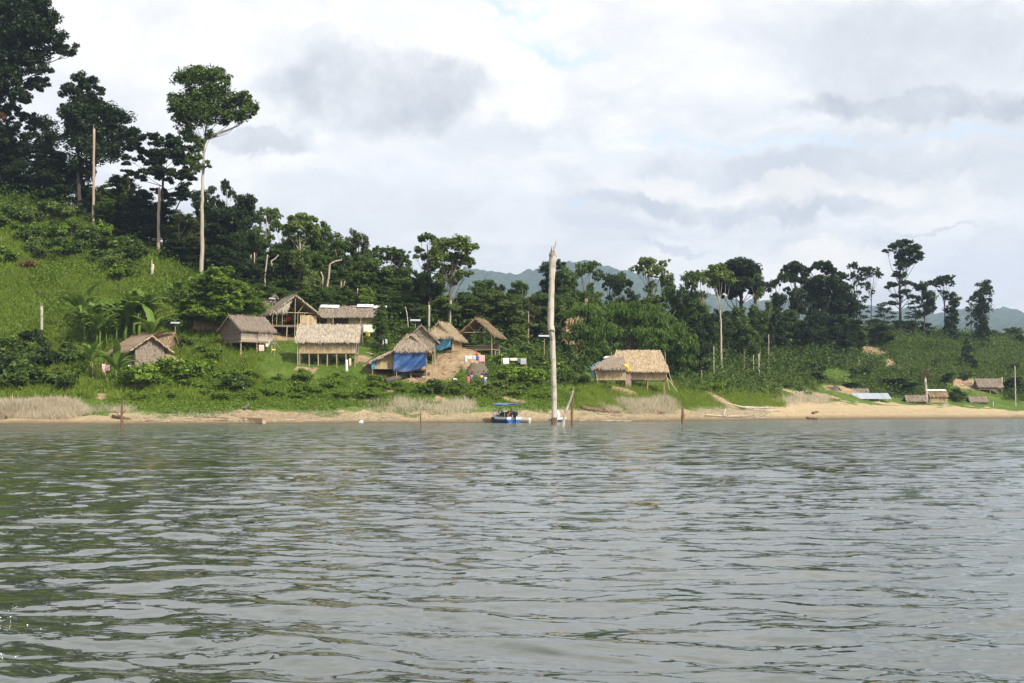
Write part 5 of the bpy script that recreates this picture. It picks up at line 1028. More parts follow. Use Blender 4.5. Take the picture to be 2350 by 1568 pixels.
# ------------------------------------------------------------------ bare trunks, stakes, driftwood
def pole(name, label, pts, Y, w, m, cat='dead trunk', group=None, seed=0, n=10, splinters=0, wob=.05, onwater=False, tip=.75):
    """pts: seen positions from the foot up; w: seen width at the foot"""
    b = onland(pts[0][0], Y, pts[0][1]) if not onwater else P(pts[0][0], pts[0][1], Y)
    if onwater: b[2] = 0
    rs = R(seed+int(pts[0][0])); e_ = [P(x, y, Y)-b for x, y in pts]; e_[0] = np.array([0, 0, -1.2 if not onwater else -1.0]); 
    if not onwater: e_.insert(1, np.array([0, 0, .05])) if len(e_) == 2 else None
    T = np.array(e_); t = np.linspace(0, len(T)-1, max(6, len(T)*5)); i = np.clip(t.astype(int), 0, len(T)-2); f = (t-i)[:, None]; S = T[i]*(1-f)+T[i+1]*f; r = w*Y/F/2
    S[1:, :2] += rs.randn(len(S)-1, 2)*r*wob*2; rad = r*np.linspace(1, tip, len(S))*(1+rs.randn(len(S))*.05); rad[0] *= 1.15
    mb = MB(); mb.tube(S, rad, n, rs.rand()*.4)
    V = mb.v[0]; V += rs.randn(*V.shape)*r*.06
    top = S[-1]
    for k in range(splinters):
        a = rs.rand()*6.28; o = np.array([math.cos(a), math.sin(a), 0])*rad[-1]*.6; hgt = r*rs.uniform(1, 3.2)
        mb.tube([top+o-[0, 0, r*.8], top+o*.9+[0, 0, hgt*.5], top+o*.6+[rs.randn()*.05, 0, hgt]], [rad[-1]*.45, rad[-1]*.3, .01], 5, rs.rand())
    o = mb.build(name, m, smooth=True, loc=b); return tag(o, label, cat, group)
# great dead trunk in the water: broken, swollen in the middle
def great_trunk():
    Y = 143.5; b = P(1272, 975, Y); b[2] = 0; rs = R(4); sc = Y/F
    prof_ = [(1272, 990, 18), (1272.5, 975, 17.5), (1272, 930, 16), (1271, 880, 15.5), (1270, 830, 15.5), (1268.5, 790, 16), (1267, 768, 16.5), (1265, 757, 20), (1264, 745, 18.5), (1264.5, 715, 18), (1265.5, 680, 17), (1266.5, 650, 16.5), (1267.5, 620, 17.5), (1268, 600, 19), (1268.5, 585, 20), (1269, 575, 16)]
    S = []; rad = []
    for k in range(len(prof_)-1):
        for t in (0, .5):
            x, y, w = [prof_[k][q]*(1-t)+prof_[k+1][q]*t for q in range(3)]; p = P(x, y, Y)-b; S.append((p[0], rs.randn()*.02, p[2])); rad.append(w*sc/2*(.76 if y > 640 else .84))
    S[0] = (0, 0, -1.2); mb = MB(); mb.tube(S, rad, 18, .15); V = mb.v[0]; an = np.tile(np.arange(18)*2*PI/18, len(S)); zz = V[:, 2]
    gr = (np.sin(an*5+np.sin(zz*.5)*1.5)*.5+np.sin(an*9+zz*.3)*.5)*.035*np.clip((zz+4)/16, .3, 1); c = np.repeat(np.array(S), 18, 0); V += rs.randn(*V.shape)*.02; V[:] = c+(V-c)*(1+gr[:, None]*3.2)
    e = empty('dead_tree', b, 0, 'great bare grey dead trunk with splintered top rising out of the water', 'dead trunk'); mb.build('trunk', M['deadwood'], e, smooth=True)
    q = lambda x, y: P(x, y, Y)-b
    for pts, r_ in [([(1268, 590), (1272, 572), (1276, 556), (1276.5, 547)], .14), ([(1266, 592), (1265.5, 575), (1266.5, 565)], .17), ([(1272, 592), (1273, 578), (1270, 566)], .13), ([(1262, 590), (1262, 578)], .10), ([(1276, 590), (1276.5, 582)], .09)]:
        m2 = MB(); m2.tube([q(*p)+[0, rs.randn()*.08, 0] for p in pts], np.linspace(r_, .02, len(pts)), 6, .6); m2.build('splinter', M['char' if r_ == .17 else 'deadwood'], e, smooth=True)
    m2 = MB(); m2.tube([q(1258, 760)+[0, -.2, 0], q(1265, 757)+[0, -.42, 0], q(1274, 760)+[0, -.25, 0]], [.05, .1, .05], 6, .9); m2.build('knot', M['deadwood'], e, smooth=True)
    m2 = MB(); m2.tube([(-.36, -.1, 8.2), (-.40, -.12, 12), (-.36, -.1, 15.5)], [.02, .10, .05], 5, 1); m2.build('peeling_bark', M['char'], e, smooth=True)
    m2 = MB(); m2.tube([(0, 0, -1), (0, 0, .75)], [.345, .325], 18, .9); m2.build('wet_foot', M['wetwood'], e, smooth=True)
great_trunk()
W = [('stake','dark crooked stake in the water in front of the reeds at the left',[(282,983),(279,955),(281,925)],8.5,'wetwood'), ('stake','thin short stick in the water left of the blue-roofed boat',[(968.5,983),(965,960),(966,945)],4,'wetwood'),
     ('branch','pale leaning branch in the water beside the great dead trunk',[(1288,981),(1295,955),(1304,930),(1316,897)],8,'deadwood'), ('stake','thin upright stake with pointed top just right of the leaning branch',[(1314,978),(1312,950),(1314,930),(1315,908)],7,'wetwood'),
     ('stake','stout dark jagged stake in the water below the shore-side hut',[(1569,972),(1567,952),(1568,932)],10,'wetwood')]
for n_, l_, p_, w_, m_ in W:
    Y = CAMH*F/(p_[0][1]-HOR); pole('driftwood_'+n_ if n_ == 'branch' else 'wooden_stake', l_, p_, Y, w_, M[m_], 'dead '+n_ if n_ != 'stake' else 'stake', onwater=True, splinters=3 if w_ > 8 else 1, tip=.45 if n_ != 'branch' else .6, n=8)
for l_, p_, w_, m_, Y in [
  ('tallest bare reddish pole standing on the edge of the left forest', [(214,505),(215,420),(216,296)], 8, 'redwood', 229),
  ('shorter bare pole with broken top on the crest of the green slope', [(363,572),(364,500),(366,433)], 9, 'redwood', 221),
  ('pale stump half hidden in the grass below the shorter bare pole', [(350,632),(350,606)], 11, 'deadwood', 213),
  ('short split grey stump sticking out of the slope at the left', [(96,752),(95,704)], 9, 'deadwood', 190),
  ('thin pale straight trunk left of the forest wall', [(583,660),(584,580)], 4, 'palebark', 222),
  ('reddish thin trunk beside the thin pale one at the forest wall', [(576,650),(576,585)], 3.5, 'redwood', 222),
  ('slanting whitish trunk leaning right before the dark forest', [(604,668),(609,625),(614,585)], 5, 'palebark', 219),
  ('crooked S-shaped pale trunk before the dark forest', [(640,668),(640,650),(637.5,638),(643,634),(631,628),(625,615),(622,600),(632,594),(639,585)], 5, 'deadwood', 219),
  ('twisted bare trunk with forked limbs, the larger of two', [(746,668),(751,655),(754,640),(756,620),(757,606),(770,600),(784,597)], 6, 'redwood', 217),
  ('twisted bare trunk, thinner, left of the larger twisted one', [(738,668),(740,652),(741,636),(736,624)], 5, 'redwood', 217),
  ('bare slanting log-like trunk right of the twisted pair', [(778,682),(781,665),(784,648)], 6, 'redwood', 216),
  ('thinner slanting trunk leaning right beside the log-like one', [(783,678),(787,662),(792,645)], 4, 'redwood', 216),
  ('pale slim trunk low in the forest above the long hut right end', [(822,702),(821,662)], 4, 'palebark', 217),
  ('stout bare greenish post behind the leaf-gabled huts', [(984,760),(985,700)], 7, 'palebark', 212),
  ('tall pale stem rising behind the golden-thatched gable hut', [(1032,745),(1035,690)], 5, 'palebark', 214),
  ('thin leaning pole left of the young banana plants', [(942,745),(934,720),(930,704)], 3, 'deadwood', 206),
  ('pale trunk showing low between forest trees left of the dead trunk', [(1212,745),(1213,716)], 4, 'redwood', 226),
  ('paired white slim trunk above the right side of the bamboo', [(1602,735),(1601,690)], 3.5, 'palebark', 262),
  ('second white slim trunk above the right side of the bamboo', [(1610,742),(1609,695)], 3.5, 'palebark', 262),
  ('short white stem in the shade right of the bamboo', [(1638,830),(1638,795)], 3.5, 'palebark', 250),
  ('thin white stem rising from the grass right of the shore-side hut', [(1611,890),(1610,850)], 3, 'palebark', 232),
  ('thin pale trunk in shade under the big dome crown', [(1742,842),(1741,812)], 4, 'palebark', 278),
  ('pale trunk in shade left of the thin one under the dome crown', [(1729,846),(1729,815)], 3, 'palebark', 278),
  ('pale reddish trunk in the shade below the oval tree', [(1764,818),(1764,768)], 3, 'redwood', 290),
  ('short white stump alone on the scrub slope', [(1971,848),(1971,826)], 3, 'deadwood', 328),
  ('weathered bare trunk standing on the far beach', [(2128,934),(2126,905),(2124,870)], 8, 'deadwood', 302),
  ('tall thin white pole near the right edge', [(2331,934),(2330,890),(2329,840)], 3, 'deadwood', 314),
  ('grey forked stump behind the large hut on the clay bank', [(2300,892),(2299,866)], 5, 'deadwood', 331),
  ('small pale post in the grass at the far right', [(2279,932),(2279,921)], 3, 'deadwood', 309),
  ('charred upright stump on the bank above the sand', [(554,918),(556,905),(560,895)], 7, 'deadwood', 174),
]: pole('bare_tree' if w_ > 4.5 else 'slender_bare_tree', l_, p_, Y, w_*.85, M[m_], 'bare trunk', splinters=2 if w_ > 5 else 0, n=8)
def log(name, label, p0, p1, w, m, lift=.1, cat='log', group=None, bend=.1, seed=0, sub=()):
    a, b = gp(*p0), gp(*p1); rs = R(seed+int(p0[0]*3+p0[1])); r = w*a[1]/F/2; a[2] = max(a[2], 0)+r*.6+lift; b[2] = max(b[2], 0)+r*.6+(lift if lift < .3 else .05); mid = (a+b)/2; mid[2] = max(gz(mid[0], mid[1]), 0)+r*.7+lift*.5
    mb = MB(); o = a.copy(); pts = [a-o, (a+mid)/2-o+rs.randn(3)*bend*r, mid-o+rs.randn(3)*bend*r*2, (b+mid)/2-o+rs.randn(3)*bend*r, b-o]; mb.tube(pts, [r, r*.95, r*.85, r*.7, r*.5], 8, rs.rand()*.5)
    for q in sub: s = pts[2]; mb.tube([s, s+np.array(q)*.5+rs.randn(3)*.05, s+np.array(q)], [r*.5, r*.35, r*.15], 5, .3)
    tag(mb.build(name, m, smooth=True, loc=o), label, cat, group)
log('charred_log', 'charred log with a pale split end lying on the sand below the bank', (562,944), (571,926), 8, M['char'], .1)
log('driftwood_branch', 'dark forked driftwood in the dry grass near the left stake', (258,962), (300,968), 8, M['wetwood'], .15, 'driftwood', sub=[(.5,0,.8),(-.6,0,.5)])
log('driftwood_branch', 'dark driftwood stump at the left edge of the shore', (-4,958), (16,963), 12, M['wetwood'], .15, 'driftwood', sub=[(.3,0,.6)])
log('driftwood_branch', 'long grey driftwood lying on the sand right of the left stake', (445,959), (525,963), 4, M['wetwood'], .05, 'driftwood')
log('driftwood_branch', 'dark tangle of driftwood left of the reeds under the shore-side hut', (1335,942), (1425,953), 9, M['wetwood'], .2, 'driftwood', sub=[(.8,0,.4),(-.6,0,.5),(.5,.2,-.2)])
log('driftwood_branch', 'second dark driftwood tangle in front of the reeds under the shore-side hut', (1478,948), (1525,953), 9, M['wetwood'], .15, 'driftwood', sub=[(.5,0,.4)])
log('driftwood_branch', 'long pale driftwood trunk pointing right beyond the stout stake', (1620,958), (1712,961), 4, M['deadwood'], .25, 'driftwood', sub=[(-1.0,0,.5),(.7,0,.6)])
log('driftwood_branch', 'pale driftwood trunk lying higher on the bank right of the reeds', (1655,930), (1790,946), 4, M['deadwood'], .3, 'driftwood', sub=[(1.2,0,.5),(.8,0,-.3)])
log('driftwood_branch', 'pale driftwood stretched along the grass edge at the start of the beach', (1700,940), (1780,938), 5, M['deadwood'], .3, 'driftwood')
log('driftwood_branch', 'slanting white branch on the bank left of the beach', (1745,958), (1775,945), 3, M['deadwood'], .1, 'driftwood')
log('driftwood_branch', 'small upright-ended white driftwood piece near the long pale trunk', (1661,957), (1665,944), 5, M['deadwood'], .2, 'driftwood')
log('tree_trunk_log', 'big fallen charred log lying below the dark blue tarpaulin', (885,880), (985,862), 15, M['char'], .0, 'log', sub=[(1.3,.3,.5)])
log('driftwood_branch', 'dark snag sticking out of the water off the far beach', (1852,962), (1876,963), 5, M['wetwood'], .1, 'driftwood', sub=[(.3,0,.35)])
log('driftwood_branch', 'dark driftwood lump on the golden beach', (1865,952), (1878,948), 6, M['wetwood'], .1, 'driftwood')
log('driftwood_branch', 'thin stick sloping down the bank left of the boat', (868,936), (930,952), 3, M['wetwood'], .1, 'driftwood')
log('driftwood_branch', 'long pale stick along the water edge right of the stakes', (1330,966.5), (1530,965), 2.2, M['deadwood'], .02, 'driftwood')
log('fallen_pole', 'pale fallen pole across the grass right of the long-thatched hut', (840,812), (905,819), 2.5, M['deadwood'], .05, 'pole')
log('fallen_pole', 'long pale board along the top of the bank left of the boat', (802,921), (893,921), 3, M['deadwood'], .12, 'pole')
log('fallen_pole', 'pole lying on the clay path right of the leaf-walled hut', (387,806), (408,795), 4, M['deadwood'], .1, 'pole')
rs = R(90)
for i in range(34):
    x = rs.uniform(300, 1760); yb = 946+CAMH*F/float(np.interp(x, CU, YK[:, 2])); y = yb-rs.uniform(3, 22); dx = rs.uniform(12, 34)*rs.choice([-1, 1])
    log('driftwood_stick', 'thin bleached stick washed up along the bank', (x, y), (x+dx, min(yb-1.5, y+rs.uniform(-4, 5))), rs.uniform(1.6, 2.8), M['deadwood' if rs.rand() < .6 else 'wetwood'], .06, 'driftwood', 'bleached sticks along the bank', seed=i)
# rock-like clay boulder under the first clothesline
def boulder():
    b = gp(1093, 862); rs = R(6); mb = MB(); V = []; n, m_ = 16, 9
    for j in range(m_):
        t = j/(m_-1)
        for i in range(n):
            a = i*2*PI/n; r = (1.9-1.2*t**1.2)*(1+.16*math.sin(a*3+1)+.1*rs.randn()*(1-t)); V.append((r*math.cos(a)*1.15, r*math.sin(a)*.7, t*1.9-.4+.12*rs.randn()))
    mb.add(V, [(j*n+i, j*n+(i+1) % n, (j+1)*n+(i+1) % n, (j+1)*n+i) for j in range(m_-1) for i in range(n)]+[tuple((m_-1)*n+i for i in range(n))]); o = mb.build('tree_stump', M['bark'], smooth=True, loc=b); tag(o, 'huge flared grey-brown stump under the clothesline with the pink cloth', 'stump')
boulder()
# ------------------------------------------------------------------ clotheslines and washing
CL = {}
def colm(c):
    k = 'cloth_%d_%d_%d' % tuple(int(v*255) for v in c)
    if k not in CL: CL[k] = mat(k, c, tuple(v*.82 for v in c), rough=.85, sc=6)
    return CL[k]
def line(label, x0, x1, ytop, ybase, Y=None):
    a = gp(x0, ybase); Y = Y or a[1]; e = empty('clothesline', a, 0, label, 'clothesline'); za = P(x0, ytop, Y)[2]-a[2]; bx = P(x1, ytop, Y)[0]-a[0]; gb = gz(a[0]+bx, Y)-a[2]
    MB().tube([(0, 0, -.3), (0, 0, za+.1)], .04, 6, .3).build('post', M['post'], e); MB().tube([(bx, 0, gb-.3), (bx, 0, za+.1)], .04, 6, .3).build('post', M['post'], e)
    MB().tube([(0, 0, za), (bx/2, 0, za-.06), (bx, 0, za)], .012, 4).build('line', M['post'], e); return Y
def cloth(label, x0, x1, y0, y1, Y, c, seed=0, cat='cloth', name='hanging_cloth'):
    p = [P(x0, y0, Y), P(x1, y0, Y), P(x1, y1, Y), P(x0, y1, Y)]; o0 = p[0].copy(); p = [q-o0+[0, -.04, 0] for q in p]
    o = sheet(name, colm(c), None, p, .03, 9, 7, .04, seed+int(x0)); o.location = o0; tag(o, label, cat)
Y = line('clothesline with pink and blue cloths over the big stump', 1067, 1112, 817, 850)
for a in [('long white cloth at the left end of the line over the big stump', 1068,1072,817,833,(.75,.75,.76)), ('white shirt hanging next to the long white cloth', 1073,1083,817,824,(.7,.72,.75)), ('blue-edged pale cloth in the middle of the line over the big stump', 1085,1092,817,826,(.45,.55,.8)),
          ('dark blue cloth hanging left of the pink one', 1092.5,1098,818,827,(.06,.09,.3)), ('pink towel at the right end of the line over the big stump', 1099,1112,816,831,(.8,.38,.42))]: cloth(*a[:5], Y-.1, a[5])
Y = line('clothesline with white and grey cloths among the cassava', 1151, 1208, 822, 852)
for a in [('white cloth at the left of the line among the cassava', 1154,1168,822,836,(.78,.76,.7)), ('cream small cloth beside the white one among the cassava', 1170,1187,822,828,(.72,.66,.5)), ('dark grey cloth on the line among the cassava', 1188,1193,823,833,(.12,.14,.16)), ('light grey cloth at the right of the line among the cassava', 1194,1207,823,837,(.38,.4,.42))]: cloth(*a[:5], Y-.1, a[5])
Y = line('clothesline of bright cloths right of the long hut', 832, 872, 745, 790, 205)
for a in [('large pale green sheet hanging right of the long hut', 833,862,746,764,(.72,.82,.6)), ('orange-yellow cloth under the pale green sheet', 839,849,765,772,(.8,.5,.05)), ('white cloth right of the orange-yellow one', 859,868,765,774,(.8,.8,.85)), ('white garment near the fruit tree', 864,869,750,758,(.7,.7,.72))]: cloth(*a[:5], 204.6, a[5])
cloth('pale greenish shirt hanging at the foot of the fruit tree', 884, 889, 778, 789, 200, (.6, .7, .65)); cloth('thin white cloth hanging left of the pale greenish shirt', 878, 880.5, 776, 792, 200, (.75, .75, .75))
Y = line('short clothesline slanting from the corner of the weathered hut', 597, 626, 786, 812, 190)
for a in [('pink towel by the corner of the weathered hut', 594,606,792,806,(.85,.5,.48)), ('white cloth right of the pink towel by the weathered hut', 610,616,789,796,(.75,.75,.78)), ('small yellow cloth near the weathered hut', 616.5,619,785,792,(.8,.6,.1)), ('dark cloth at the right end by the weathered hut', 622,626,782,792,(.12,.16,.2))]: cloth(*a[:5], 189.8, a[5])
cloth('blue trousers hanging in the shade under the weathered hut', 567, 572, 792, 806, 193, (.05, .1, .22)); cloth('dark grey clothes in the shade under the weathered hut', 574, 580, 792, 808, 193, (.05, .07, .08)); cloth('dull red cloth in the shade under the weathered hut', 582, 588, 792, 800, 193, (.3, .06, .04))
Y = line('low clothesline by the banana plant at the left', 212, 252, 836, 872, 178)
for a in [('pink and white striped cloth hung left of the tall banana plant', 234,241,836,856,(.85,.5,.52)), ('dull mauve cloth beside the pink striped one', 242,252,838,852,(.4,.25,.28)), ('white cloth in the dark gap under the leaf-walled hut', 294,301,838,848,(.7,.72,.75)), ('grey-blue clothes bundle hung low left of the tall banana plant', 215,222,862,876,(.2,.25,.35)), ('pale trousers hung low left of the pink striped cloth', 224,231,860,874,(.55,.5,.5)), ('bluish crumpled cloth on the ground by the tall banana plant', 242,250,872,882,(.25,.32,.5))]: cloth(*a[:5], 177.5, a[5])
Y = None
cloth('white pointed rag hanging from a stick in front of the long-thatched hut', 793.5, 798.5, 826, 853, 186.5, (.8, .8, .8)); cloth('tan cloth against the right stilts of the long-thatched hut', 801, 806, 823, 840, 188.5, (.7, .55, .4))
def basin(label, x, y, c, r=.35):
    b = gp(x, y); mb = MB(); mb.tube([(0, 0, .02), (0, 0, .18), (0, 0, .3)], [r*.75, r*.95, r*1.1], 14, .1); e = mb.build('wash_basin', colm(c), smooth=False, loc=b); tag(e, label, 'basin')
    mb = MB(); mb.tube([(0, 0, .28), (0, 0, .42)], [r*.8, r*.5], 10); m2 = mb.build('washing', colm((.7, .72, .5)), e)
basin('green and white basin with washing on the bare clay by the dark blue tarpaulin', 947, 846, (.15, .6, .3))
cloth('yellow cloth lying on the grass right of the weathered hut', 624, 632, 801.5, 804, 190, (.85, .75, .15))
# solar panels on poles
def solar(label, x0, x1, y, ybase, Y, tilt=.1):
    xc = (x0+x1)/2; b = onland(xc, Y, ybase); z = P(xc, y, Y)[2]-b[2]; w = (x1-x0)*Y/F; e = empty('solar_lamp', b, 0, label, 'solar panel')
    MB().tube([(0, 0, -.3), (0, 0, z)], .05, 6, .2).build('pole', M['post'], e); MB().slab([(-w/2, -.35, z-.06), (w/2, -.35, z-.1), (w/2, .3, z+.18), (-w/2, .3, z+.2)], .05).build('panel', M['solar'], e)
    MB().box((0, 0, z-.22), (w*.7, .3, .12)).build('battery_box', M['dim'], e)
for a in [('white-topped solar panel on a thin pole right of the leaf-walled hut', 391,412,742,795,192), ('white solar panel above the half-hidden dark roof', 576,594,678,725,213), ('small white solar panel left of the pavilion peak', 617,632,686,740,210), ('brown-sided solar panel on a pole between the long hut and the leaf-gabled hut', 941,965,736,790,204),
          ('tilted white solar panel on posts left of the great dead trunk', 1236,1262,772,815,214), ('tiny solar panel on a pole in the middle of the right village', 2037,2045,862,885,322)]: solar(*a)
tag(MB().slab([(-.5, 0, 0), (.5, 0, 0), (.55, .2, .5), (-.45, .2, .5)], .04).build('white_sheet', M['panel'], loc=P(1889, 884, 322)), 'little white sheet among bushes left of the small upper roof', 'sheet')
# ------------------------------------------------------------------ boats
def loft_hull(L, Wd, H, parent, m_low, m_top, m_in):
    """hull along +y (bow), stern at y=0"""
    K = 14; S = []
    for k in range(K+1):
        t = k/K; w = Wd/2*(1-.08*(1-t))*(1 if t < .5 else math.sqrt(max(0, 1-((t-.5)/.5)**2.2)))+.02; sh = H*(1+.35*t**2); S.append((t*L, w, sh, t))
    def strip(f): 
        V = []; n = None
        for (y, w, sh, t) in S: r = f(y, w, sh, t); n = len(r); V += r
        return V, [(k*n+i, (k+1)*n+i, (k+1)*n+i+1, k*n+i+1) for k in range(K) for i in range(n-1)], n
    V, Fc, n = strip(lambda y, w, sh, t: [(-w, y, sh*.55), (-w*.85, y, .0), (-w*.45, y, -.22+.2*t**3), (0, y, -.3+.3*t**3), (w*.45, y, -.22+.2*t**3), (w*.85, y, 0), (w, y, sh*.55)])
    mb = MB(); mb.add(V, Fc+[tuple(range(n))]); mb.build('hull', m_low, parent)
    for sg in (-1, 1):
        V, Fc, n = strip(lambda y, w, sh, t: [(sg*w*1.0, y, sh*.55), (sg*w*1.04, y, sh), (sg*(w*1.04-.06 if w > .1 else 0), y, sh), (sg*(w*.98-.06 if w > .1 else 0), y, sh*.5)]); mb = MB(); mb.add(V, Fc); mb.build('gunwale', m_top, parent)
    mb = MB(); mb.box((0, .02, H*.78), (Wd*.94, .06, H*.5)); mb.build('transom', m_top, parent)
    V, Fc, n = strip(lambda y, w, sh, t: [(-w*.96, y, .12), (w*.96, y, .12)]); mb = MB(); mb.add(V, Fc); mb.build('deck', m_in, parent)
def person_fig(label, loc, rz, joints, rad, shirt, pants, skin=(.16, .085, .05), hair=(.01, .01, .01), scale=1.0, vest=None):
    """joints: dict name->(x,y,z); body grown as one skinned surface with clothing shells as children"""
    e = empty('person', loc, rz, label, 'person'); e.scale = (scale,)*3; J = joints
    bones = [('pelvis','waist'),('waist','chest'),('chest','neck'),('neck','head'),('head','crown'),('chest','shL'),('shL','elL'),('elL','haL'),('chest','shR'),('shR','elR'),('elR','haR'),('pelvis','hipL'),('hipL','knL'),('knL','anL'),('anL','toL'),('pelvis','hipR'),('hipR','knR'),('knR','anR'),('anR','toR')]
    def grow(name, bl, m, extra=0.0, fingers=False):
        names = []; [names.append(q) for b in bl for q in b if q not in names]; vs = [J[q] for q in names]; es = [(names.index(a), names.index(b)) for a, b in bl]; rr = [rad.get(q, .05)+extra for q in names]
        if fingers:
            for s in 'LR':
                i0 = names.index('ha'+s); h0 = np.array(J['ha'+s]); el = np.array(J['el'+s]); d = unit(h0-el); sd = unit(np.cross(d, [0.1, 1, .2])); palm = h0+d*.07; vs.append(tuple(palm)); ip = len(vs)-1; es.append((i0, ip)); rr.append(.032)
                for k, (o, l) in enumerate([(-.03, .065), (-.01, .08), (.01, .075), (.03, .06)]):
                    a = palm+sd*o+d*.03; b2 = a+d*l*.6+np.array([0, -.01, 0]); c = b2+d*l*.4+np.array([0, -.02, 0]); i1 = len(vs); vs += [tuple(a), tuple(b2), tuple(c)]; rr += [.010, .009, .008]; es += [(ip, i1), (i1, i1+1), (i1+1, i1+2)]
                a = h0+d*.03+sd*(-.045); i1 = len(vs); vs += [tuple(a), tuple(a+d*.04-sd*.01)]; rr += [.011, .009]; es += [(i0, i1), (i1, i1+1)]
        me = bpy.data.meshes.new(name); me.from_pydata([tuple(map(float, v)) for v in vs], es, []); me.materials.append(m); o = link(bpy.data.objects.new(name, me), e)
        md = o.modifiers.new('Skin', 'SKIN'); md.use_smooth_shade = True; sv = me.skin_vertices[0].data if me.skin_vertices else None
        if sv is None: me.attributes.new('x', 'FLOAT', 'POINT'); 
        if not me.skin_vertices:
            bpy.context.view_layer.objects.active = o; o.select_set(True)
            import bmesh
            bm = bmesh.new(); bm.from_mesh(me); bm.verts.layers.skin.verify(); bm.to_mesh(me); bm.free()
        sv = me.skin_vertices[0].data
        for i, r in enumerate(rr): sv[i].radius = (r, r)
        sv[0].use_root = True; s2 = o.modifiers.new('Sub', 'SUBSURF'); s2.levels = s2.render_levels = 1; return o
    grow('body', bones, colm(skin), 0, True)
    grow('shirt', [('pelvis','waist'),('waist','chest'),('chest','shL'),('shL','elL'),('chest','shR'),('shR','elR')], colm(shirt), .022)
    grow('trousers', [('pelvis','hipL'),('hipL','knL'),('pelvis','hipR'),('hipR','knR')] + ([('knL','anL'),('knR','anR')]), colm(pants), .018)
    if vest: grow('life_jacket', [('waist','chest')], colm(vest), .07)
    hd = (np.array(J['head'])+np.array(J['crown']))/2; mb = MB(); V = []
    n, m_ = 10, 6
    for j in range(m_):
        a = j/(m_-1)*PI*.56
        for i in range(n): b = i*2*PI/n; V.append((hd[0]+.108*math.sin(a)*math.cos(b), hd[1]+.018+.12*math.sin(a)*math.sin(b), hd[2]+.025+.125*math.cos(a)))
    mb.add(V, [(j*n+i, j*n+(i+1) % n, (j+1)*n+(i+1) % n, (j+1)*n+i) for j in range(m_-1) for i in range(n)]); mb.build('hair', colm(hair), e, smooth=True); return e
def pose(kind, h=1.55):
    k = h/1.65
    S = dict(pelvis=(0,0,.9), waist=(0,.01,1.05), chest=(0,0,1.27), neck=(0,0,1.42), head=(0,-.02,1.5), crown=(0,-.01,1.62), shL=(.18,0,1.34), shR=(-.18,0,1.34), elL=(.24,.02,1.08), elR=(-.24,.02,1.08), haL=(.25,-.08,.85), haR=(-.25,-.08,.85),
             hipL=(.09,0,.85), hipR=(-.09,0,.85), knL=(.11,-.02,.47), knR=(-.11,-.02,.47), anL=(.11,.03,.08), anR=(-.11,.03,.08), toL=(.12,-.12,.03), toR=(-.12,-.12,.03))
    if kind == 'bend':   # bent forward to the left (towards -x), back flat
        S.update(waist=(-.12,0,1.02), chest=(-.36,0,1.08), neck=(-.5,0,1.04), head=(-.57,0,1.0), crown=(-.68,0,.95), shL=(-.4,.17,1.05), shR=(-.4,-.17,1.05), elL=(-.45,.2,.78), elR=(-.45,-.2,.78), haL=(-.5,.15,.55), haR=(-.5,-.15,.55), hipL=(.03,.09,.86), hipR=(.03,-.09,.86), knL=(.02,.1,.46), knR=(-.02,-.1,.46), anL=(.05,.1,.08), anR=(.02,-.1,.08), toL=(-.1,.1,.03), toR=(-.13,-.1,.03), pelvis=(.03,0,.92))
    if kind == 'sit' or kind == 'squat':
        z = .45 if kind == 'sit' else .22
        S.update(pelvis=(0,0,z), waist=(0,0,z+.15), chest=(0,-.04,z+.38), neck=(0,-.06,z+.53), head=(0,-.08,z+.61), crown=(0,-.08,z+.74), shL=(.18,-.04,z+.45), shR=(-.18,-.04,z+.45), elL=(.25,-.12,z+.22), elR=(-.25,-.12,z+.22), haL=(.14,-.34,z+.12), haR=(-.14,-.34,z+.12),
                 hipL=(.09,-.02,z), hipR=(-.09,-.02,z), knL=(.14,-.42,z+.06 if kind == 'sit' else .5), knR=(-.14,-.42,z+.06 if kind == 'sit' else .5), anL=(.13,-.42 if kind == 'sit' else -.2,.08), anR=(-.13,-.42 if kind == 'sit' else -.2,.08), toL=(.13,-.56 if kind == 'sit' else -.36,.04), toR=(-.13,-.56 if kind == 'sit' else -.36,.04))
    if kind == 'reach': S.update(elL=(.22,-.25,1.22), haL=(.15,-.48,1.1), elR=(-.22,-.22,1.15), haR=(-.12,-.42,1.0), chest=(0,-.08,1.25), neck=(0,-.12,1.4), head=(0,-.15,1.48), crown=(0,-.16,1.6))
    if kind == 'lean': S.update(waist=(.05,0,1.03), chest=(.18,0,1.2), neck=(.26,0,1.33), head=(.3,0,1.4), crown=(.36,0,1.51), shL=(.2,-.18,1.26), shR=(.2,.18,1.26), elL=(.38,-.2,1.08), elR=(.38,.2,1.08), haL=(.58,-.12,1.0), haR=(.58,.12,1.0))
    return S, k
RAD = dict(pelvis=.13, waist=.12, chest=.14, neck=.055, head=.095, crown=.07, shL=.065, shR=.065, elL=.042, elR=.042, haL=.03, haR=.03, hipL=.095, hipR=.095, knL=.06, knR=.06, anL=.04, anR=.04, toL=.03, toR=.03)
def person(label, x, y, h, kind, rz, shirt, pants, **k):
    S, s = pose(kind, h); b = gp(x, y); return person_fig(label, b, rz, S, RAD, shirt, pants, scale=s, **k)
person('person in white bending forward among the cassava bushes', 1048, 888, 1.6, 'bend', 0, (.8,.8,.8), (.5,.52,.55))
person('child in a pink dress standing at the left of the group', 1075, 885, 1.35, 'stand', .3, (.75,.12,.18), (.7,.2,.2))
person('person in grey standing second from the left in the group', 1082, 884, 1.45, 'stand', -.6, (.35,.4,.42), (.18,.22,.25))
person('person wearing a red headcloth standing in the middle of the group', 1084, 877, 1.6, 'reach', 0, (.1,.12,.14), (.08,.09,.1), hair=(.7,.06,.03))
